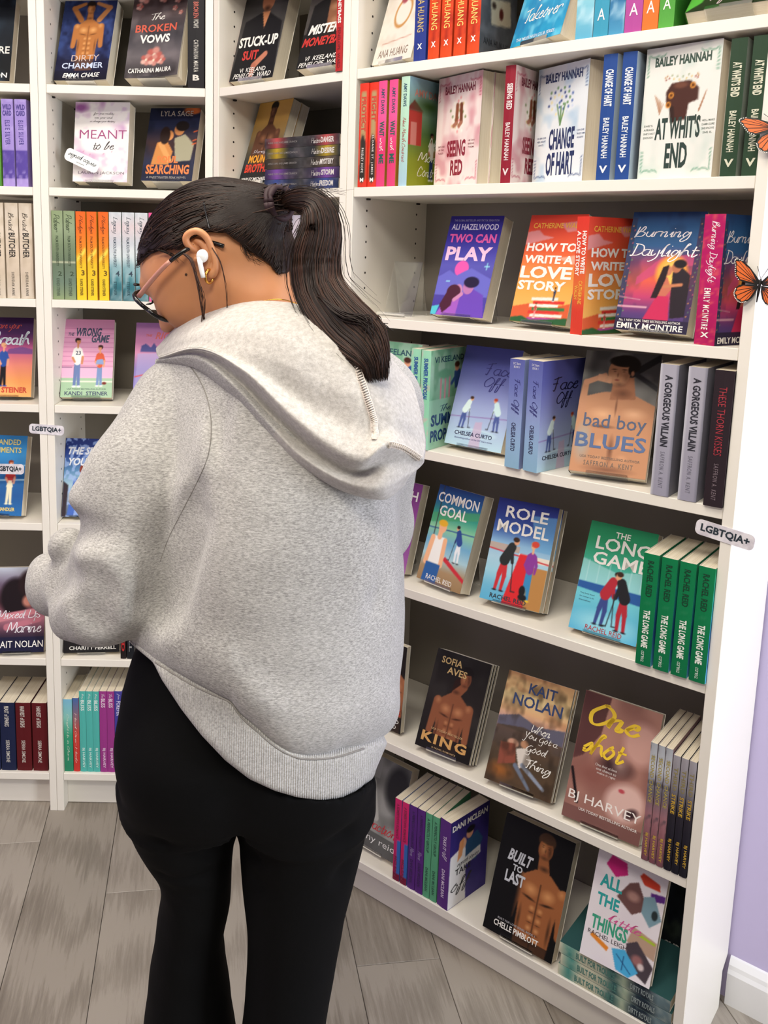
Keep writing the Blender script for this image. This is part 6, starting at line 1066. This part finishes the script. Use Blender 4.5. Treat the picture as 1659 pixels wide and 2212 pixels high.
for k in range(150): f = rs.uniform(.045, .098); st_.append(hp(f, rs.uniform(-.06, .07), uline(min(f, hf.max()))+.004+rs.uniform(0, .015)))
for k in range(520): f = rs.uniform(-.06, .09); st_.append(hp(f, rs.uniform(-.02, .08), rs.uniform(.0, .09)))
for k in range(520): x = rs.uniform(500, 604); st_.append(at(x, np.interp(x, hl[:, 0], hl[:, 1])-rs.uniform(2, 80)*(x > 470), rs.uniform(1.06, 1.09)))
st_ = np.array(st_); st_ = proj_hair(st_, .0008)
n_ = 16; tt = np.linspace(0, 1, n_)[None, :, None]; end = TIE+rs.randn(len(st_), 3)*.008
mid = (st_+end)/2+(((st_+end)/2-C0)*.5); PTS = (1-tt)**2*st_[:, None]+2*tt*(1-tt)*mid[:, None]+tt**2*end[:, None]
PP = proj_hair(PTS.reshape(-1, 3), .0009).reshape(len(st_), n_, 3); PP[:, -1] = end; PP[:, -2] = (PP[:, -3]+end)/2
for nm, sel, m, r in (('combed_strands', rs.rand(len(st_)) < .7, m_hair, .0007), ('lighter_strands', None, m_hair2, .0005)):  # a random share of the strands is a lighter brown
    sel0 = sel if sel is not None else ~sel_prev; sel_prev = sel0
    V, F = tubemesh([(PP[i], np.interp(np.linspace(0, 1, n_), [0, .1, .8, 1], [.0002, r, r, r*1.2])) for i in np.where(sel0)[0]], 4); o = put(mesh_obj(nm, V, F, m, None, True), hairc); o['kind'] = 'stuff'
# pony tail
pst = np.array([(603, 443, 1.103, 12, 12), (640, 430, 1.075, 24, 20), (682, 444, 1.052, 34, 26), (694, 495, 1.040, 46, 30), (682, 560, 1.034, 54, 30), (690, 625, 1.022, 54, 30), (735, 690, .992, 56, 26), (782, 735, .965, 52, 24), (806, 775, .952, 34, 20), (812, 802, .950, 20, 14)], float)
pc = cspline(pst, 26); pcw = np.array([at(*p[:3]) for p in pc]); tg = np.gradient(pcw, axis=0); tg /= nm_(tg, axis=1)[:, None]
sx = np.cross(tg, [0, 1, 0]); sx /= nm_(sx, axis=1)[:, None]; sy = np.cross(tg, sx); wx = pc[:, 3]/1760; wy = pc[:, 4]/1760
core = []
ang = np.linspace(0, 2*np.pi, 20, endpoint=False); V, F = [], []
for i in range(26):
    for a in ang: V.append(pcw[i]+sx[i]*math.cos(a)*wx[i]*.72+sy[i]*math.sin(a)*wy[i]*.72)
F = [(i*20+j, i*20+(j+1) % 20, (i+1)*20+(j+1) % 20, (i+1)*20+j) for i in range(25) for j in range(20)]+[tuple(range(20)), tuple(range(500, 520))[::-1]]
pony = put(mesh_obj('ponytail', V, F, m_hair, None, True), hairc)
for nm, cnt, m, r, spd in (('ponytail_strands', 1000, m_hair, .0008, 1.0), ('ponytail_lights', 420, m_hair2, .0006, 1.04), ('flyaway_hairs', 46, m_hair, .00035, 1.35)):
    paths = []
    for k in range(cnt):
        a = rs.uniform(0, 2*np.pi); rr = spd*math.sqrt(rs.uniform(.42, 1.)); ph, fq, am = rs.uniform(0, 6.28), rs.uniform(.15, .4), rs.uniform(.0, .0022); i1 = 26 if rs.rand() < .6 else rs.randint(20, 26)
        if nm[0] == 'f': i1 = rs.randint(10, 22); rr = rs.uniform(1.1, 1.5)
        tw = a+np.linspace(0, rs.uniform(-.5, .5), 26); grow = np.linspace(.8, 1, 26) if nm[0] != 'f' else np.linspace(.7, 1.15, 26)
        p = pcw+sx*(np.cos(tw)*wx*rr*grow)[:, None]+sy*(np.sin(tw)*wy*rr*grow)[:, None]+sx*(am*np.sin(np.arange(26)*fq+ph))[:, None]
        e = rs.uniform(0, .012); p = p[:i1]; p[-1] += tg[min(i1, 25)]*e; paths.append((p, np.interp(np.linspace(0, 1, len(p)), [0, .7, 1], [r, r, r*.25])))
    V, F = tubemesh(paths, 4); o = put(mesh_obj(nm, V, F, m, None, True), hairc); o['kind'] = 'stuff'
# flick at the end of the ponytail, small loose hairs and the front lock
def locks(name, specs, m, par, seed=1):
    r2 = np.random.RandomState(seed); paths = []
    for pts, n, spread, r in specs:
        for k in range(n):
            P_ = np.array([at(*p) for p in pts])+r2.randn(len(pts), 3)*np.linspace(.2, 1, len(pts))[:, None]*spread; paths.append((cspline(P_, 14), np.linspace(r, r*.4, 14)))
    V, F = tubemesh(paths, 4); o = put(mesh_obj(name, V, F, m, None, True), par); o['kind'] = 'stuff'
locks('hair_flick', [([(735, 690, .98), (785, 685, .97), (815, 695, .97), (832, 712, .97)], 40, .0035, .0009), ([(690, 640, 1.0), (740, 680, .97), (790, 690, .955), (800, 720, .95)], 30, .005, .0009)], m_hair, hairc)
locks('face_lock', [([(392, 545, 1.058), (412, 560, 1.052), (424, 600, 1.05), (434, 645, 1.055), (441, 700, 1.06)], 16, .0022, .0007), ([(458, 535, 1.055), (477, 570, 1.05), (486, 620, 1.055), (489, 672, 1.06)], 4, .0010, .0005)], m_hair2, hairc, 3)
locks('baby_hairs', [([(602, 600, 1.085), (612, 560, 1.09), (625, 530, 1.09), (640, 505, 1.09)], 5, .005, .0003), ([(520, 520, 1.07), (538, 548, 1.07), (560, 565, 1.075)], 26, .006, .00035), ([(640, 430, 1.07), (680, 412, 1.06), (735, 415, 1.06)], 14, .006, .0003), ([(340, 540, 1.075), (365, 548, 1.072), (385, 562, 1.07)], 14, .003, .00035)], m_hair, hairc, 4)
V, F = [], []
paths = []
for k, (o1, r1) in enumerate(((.004, .0185), (.0095, .020), (.015, .0185))):
    c = TIE+(-Fv*.0+(at(640, 430, 1.075)-TIE)/nm_(at(640, 430, 1.075)-TIE))*(o1-.004); ax_ = (at(640, 430, 1.075)-TIE)/nm_(at(640, 430, 1.075)-TIE); a_ = np.cross(ax_, [0, 0, 1]); a_ /= nm_(a_); b_ = np.cross(ax_, a_)
    th_ = np.linspace(0, 2*np.pi, 30); paths.append((c+r1*(np.cos(th_)[:, None]*a_+np.sin(th_)[:, None]*b_)+ax_*(.0012*np.sin(3*th_+k))[:, None], .0040+.0006*np.sin(th_*5)))
V, F = tubemesh(paths, 8); put(mesh_obj('hair_tie', V, F, mat('plum_black_elastic', '30191F', .7), None, True), hairc)
hs_ = lambda P: hair(P)
seam('bobby_pin', [(440, 436), (444, 458), (449, 480), (453, 496)], lambda P: hair(P)-.002, .0010, m_black, hairc, n=12)
# ear
EY = 1.060
EM = np.stack([np.array([1, 0, 0]), np.array([0, 1, 0]), np.array([0, 0, 1])], 1)
ep = lambda x, y, o=0.: at(x, y, EY+o)
helix = cspline(np.array([ep(428, 545, .008), ep(413, 536, .003), ep(403, 524), ep(402, 512, -.001), ep(410, 503, -.002), ep(424, 499, -.003), ep(437, 504, -.003), ep(448, 516, -.002), ep(456, 534), ep(463, 553), ep(466, 572), ep(463, 586), ep(455, 594)]), 26)
anti = cspline(np.array([ep(424, 520, .004), ep(437, 527, .003), ep(446, 545, .002), ep(450, 564, .002), ep(446, 578, .002)]), 12)
def earf(P):
    d = ell(P, ep(434, 543, .010), (.019, .007, .026), np.array([[.95, 0, .31], [0, 1, 0], [-.31, 0, .95]]).T)
    d = smax(d, -ell(P, ep(434, 552, -.002), (.0075, .010, .0115)), .004)
    for i in range(len(helix)-1): d = smin(d, cap_(P, helix[i], helix[i+1], .0036), .0022)
    for i in range(len(anti)-1): d = smin(d, cap_(P, anti[i], anti[i+1], .0028), .003)
    d = smin(d, ell(P, ep(456, 587, .003), (.0075, .004, .0085)), .004); d = smin(d, sph(P, ep(424, 560, .002), .0042), .004)
    return smin(d, cap_(P, ep(440, 535, .016), ep(450, 570, .018), .006), .006)
ear_o = put(surf(earf, ep(390, 610)-np.array([0, .02, 0]), ep(480, 488)+np.array([0, .04, 0]), .0011, 'ear', m_skin))
def ball(name, c, r, m, par, M=None, n=16):
    bm = bmesh.new(); bmesh.ops.create_uvsphere(bm, u_segments=n, v_segments=n//2+2, radius=1); r = np.broadcast_to(np.asarray(r, float), (3,))
    for v in bm.verts: q = np.array(v.co)*r; q = q if M is None else M@q; v.co = Vector(q+c)
    me = bpy.data.meshes.new(name); bm.to_mesh(me); bm.free(); me.materials.append(m); me.polygons.foreach_set('use_smooth', [True]*len(me.polygons)); return put(link(bpy.data.objects.new(name, me)), par)
bud = ball('earbud', ep(437, 553, -.006), (.0072, .0058, .0080), m_white, None)
V, F = tubemesh([(np.array([ep(431, 556, -.008), ep(433, 572, -.009), ep(437, 590, -.009), ep(439, 600, -.009)]), [.0034, .0031, .0030, .0027])], 10); put(mesh_obj('stem', V, F, m_white, None, True), bud)
th_ = np.linspace(0, 2*np.pi, 24); ctr = ep(452, 597, -.002); V, F = tubemesh([(ctr+np.stack([.0048*np.cos(th_)*.8, .0045*np.cos(th_), .0078*np.sin(th_)], 1), .0018)], 8); put(mesh_obj('hoop_earring', V, F, m_gold, None, True))
V, F = tubemesh([(np.array([at(x, y, Y) for x, y, Y in cspline(np.array([(560, 652, 1.062), (590, 647, 1.058), (615, 648, 1.058), (642, 656, 1.065)], float), 40)]), .0007)], 5); put(mesh_obj('necklace', V, F, m_gold, None, True))
mw = march(head, 402, 593)
if mw is not None: ball('mole', mw, .0016, mat('mole_brown', '3A2418', .8), fc, n=8)
# face details: brows, lashes, lips, nostril
for q in (1, -1):
    ball('eyeball', hf_(.0795, q*.032, -.0205), .0125, mat('eye_white', 'E8E2DA', .2), fc)
    ball('iris', hf_(.0900, q*.032, -.0225), (.003, .005, .005), mat('iris_brown', '24140E', .2), fc, HM)
    V, F = tubemesh([(np.array([hf_(.097, q*.016, .003), hf_(.099, q*.030, .008), hf_(.090, q*.048, .004)]), [.0012, .0022, .0008])], 6); put(mesh_obj('eyebrow', V, F, m_brow, None, True), fc)
    pts = []
    for k in range(22):
        a = (k/21-.5)*1.9; b0 = hf_(.0785+.0135*math.cos(a)*.98, q*.032+.0135*math.sin(a), -.0235); dr = Fv*math.cos(a)*.8+Sv*math.sin(a)*.9; dr = dr/nm_(dr); pts.append((np.array([b0, b0+dr*.005-Uv*.001, b0+dr*.010+Uv*.002]), [.0005, .0004, .0001]))
    V, F = tubemesh(pts, 4); put(mesh_obj('eyelashes', V, F, m_brow, None, True), fc)
    V, F = tubemesh([(np.array([hf_(.0785+.0139*math.cos(a), q*.032+.0139*math.sin(a), -.0225-.001*math.cos(a)) for a in np.linspace(-1, 1, 12)]), .0009)], 5); put(mesh_obj('lid_line', V, F, m_brow, None, True), fc)
    ball('nostril', hf_(.104, q*.0065, -.0685), (.003, .0024, .002), m_brow, fc, HM, 8)
V, F = tubemesh([(np.array([hf_(.0985, s, -.0815-abs(s)*.1+u_) for s in np.linspace(-.018, .018, 9)]), [.001, .003, .004, .0042, .004, .0042, .004, .003, .001]) for u_ in (.0025, -.0045)], 8); put(mesh_obj('lips', V, F, m_lip, None, True), fc)
# glasses
gl = put(mesh_obj('glasses', *tubemesh([(np.array([hp(.100, -.009, .006), hp(.103, 0, .009), hp(.100, .009, .006)]), .0018)], 6), m_black, None, True))
for q in (1, -1):
    th_ = np.linspace(0, 2*np.pi, 33); sq = lambda t: np.sign(np.cos(t))*abs(np.cos(t))**.7
    rim = np.array([hp(.0925+.30*.027*np.sign(np.sin(t))*abs(np.sin(t))**.75, q*(.035+.026*sq(t)), -.011+.027*np.sign(np.sin(t))*abs(np.sin(t))**.75) for t in th_])
    put(mesh_obj('rim', *tubemesh([(rim, .0029)], 6), m_black, None, True), gl)
    c = rim[:-1].mean(0); Vl = [c+Fv*.0002]+[p+Fv*.0003 for p in rim[:-1]]; nl = len(rim)-1; Vb = [v-Fv*.0014 for v in Vl]
    put(mesh_obj('lens', [*Vl, *Vb], [(0, i+1, (i+1) % nl+1) for i in range(nl)]+[(nl+1, nl+1+(i+1) % nl+1, nl+1+i+1) for i in range(nl)]+[(i+1, nl+1+i+1, nl+1+(i+1) % nl+1, (i+1) % nl+1) for i in range(nl)], m_lens, None), gl)
    tw_ = [(at(x, y, Y)-C0)@HM for x, y, Y in ((300, 640, 1.088), (330, 603, 1.072), (362, 569, 1.060), (400, 541, 1.058), (430, 527, 1.070), (456, 524, 1.066), (483, 532, 1.062))]
    tpts = np.array([hp(v[0], q*v[1], v[2]) for v in tw_])
    tc = cspline(tpts, 26); V, F = tubemesh([(tc[:10], np.linspace(.0034, .0028, 10))], 8); put(mesh_obj('temple_arm', V, F, m_temple, None, True), gl)
    V, F = tubemesh([(tc[9:], np.linspace(.0026, .0028, 17))], 8); put(mesh_obj('temple_tip', V, F, m_black, None, True), gl)
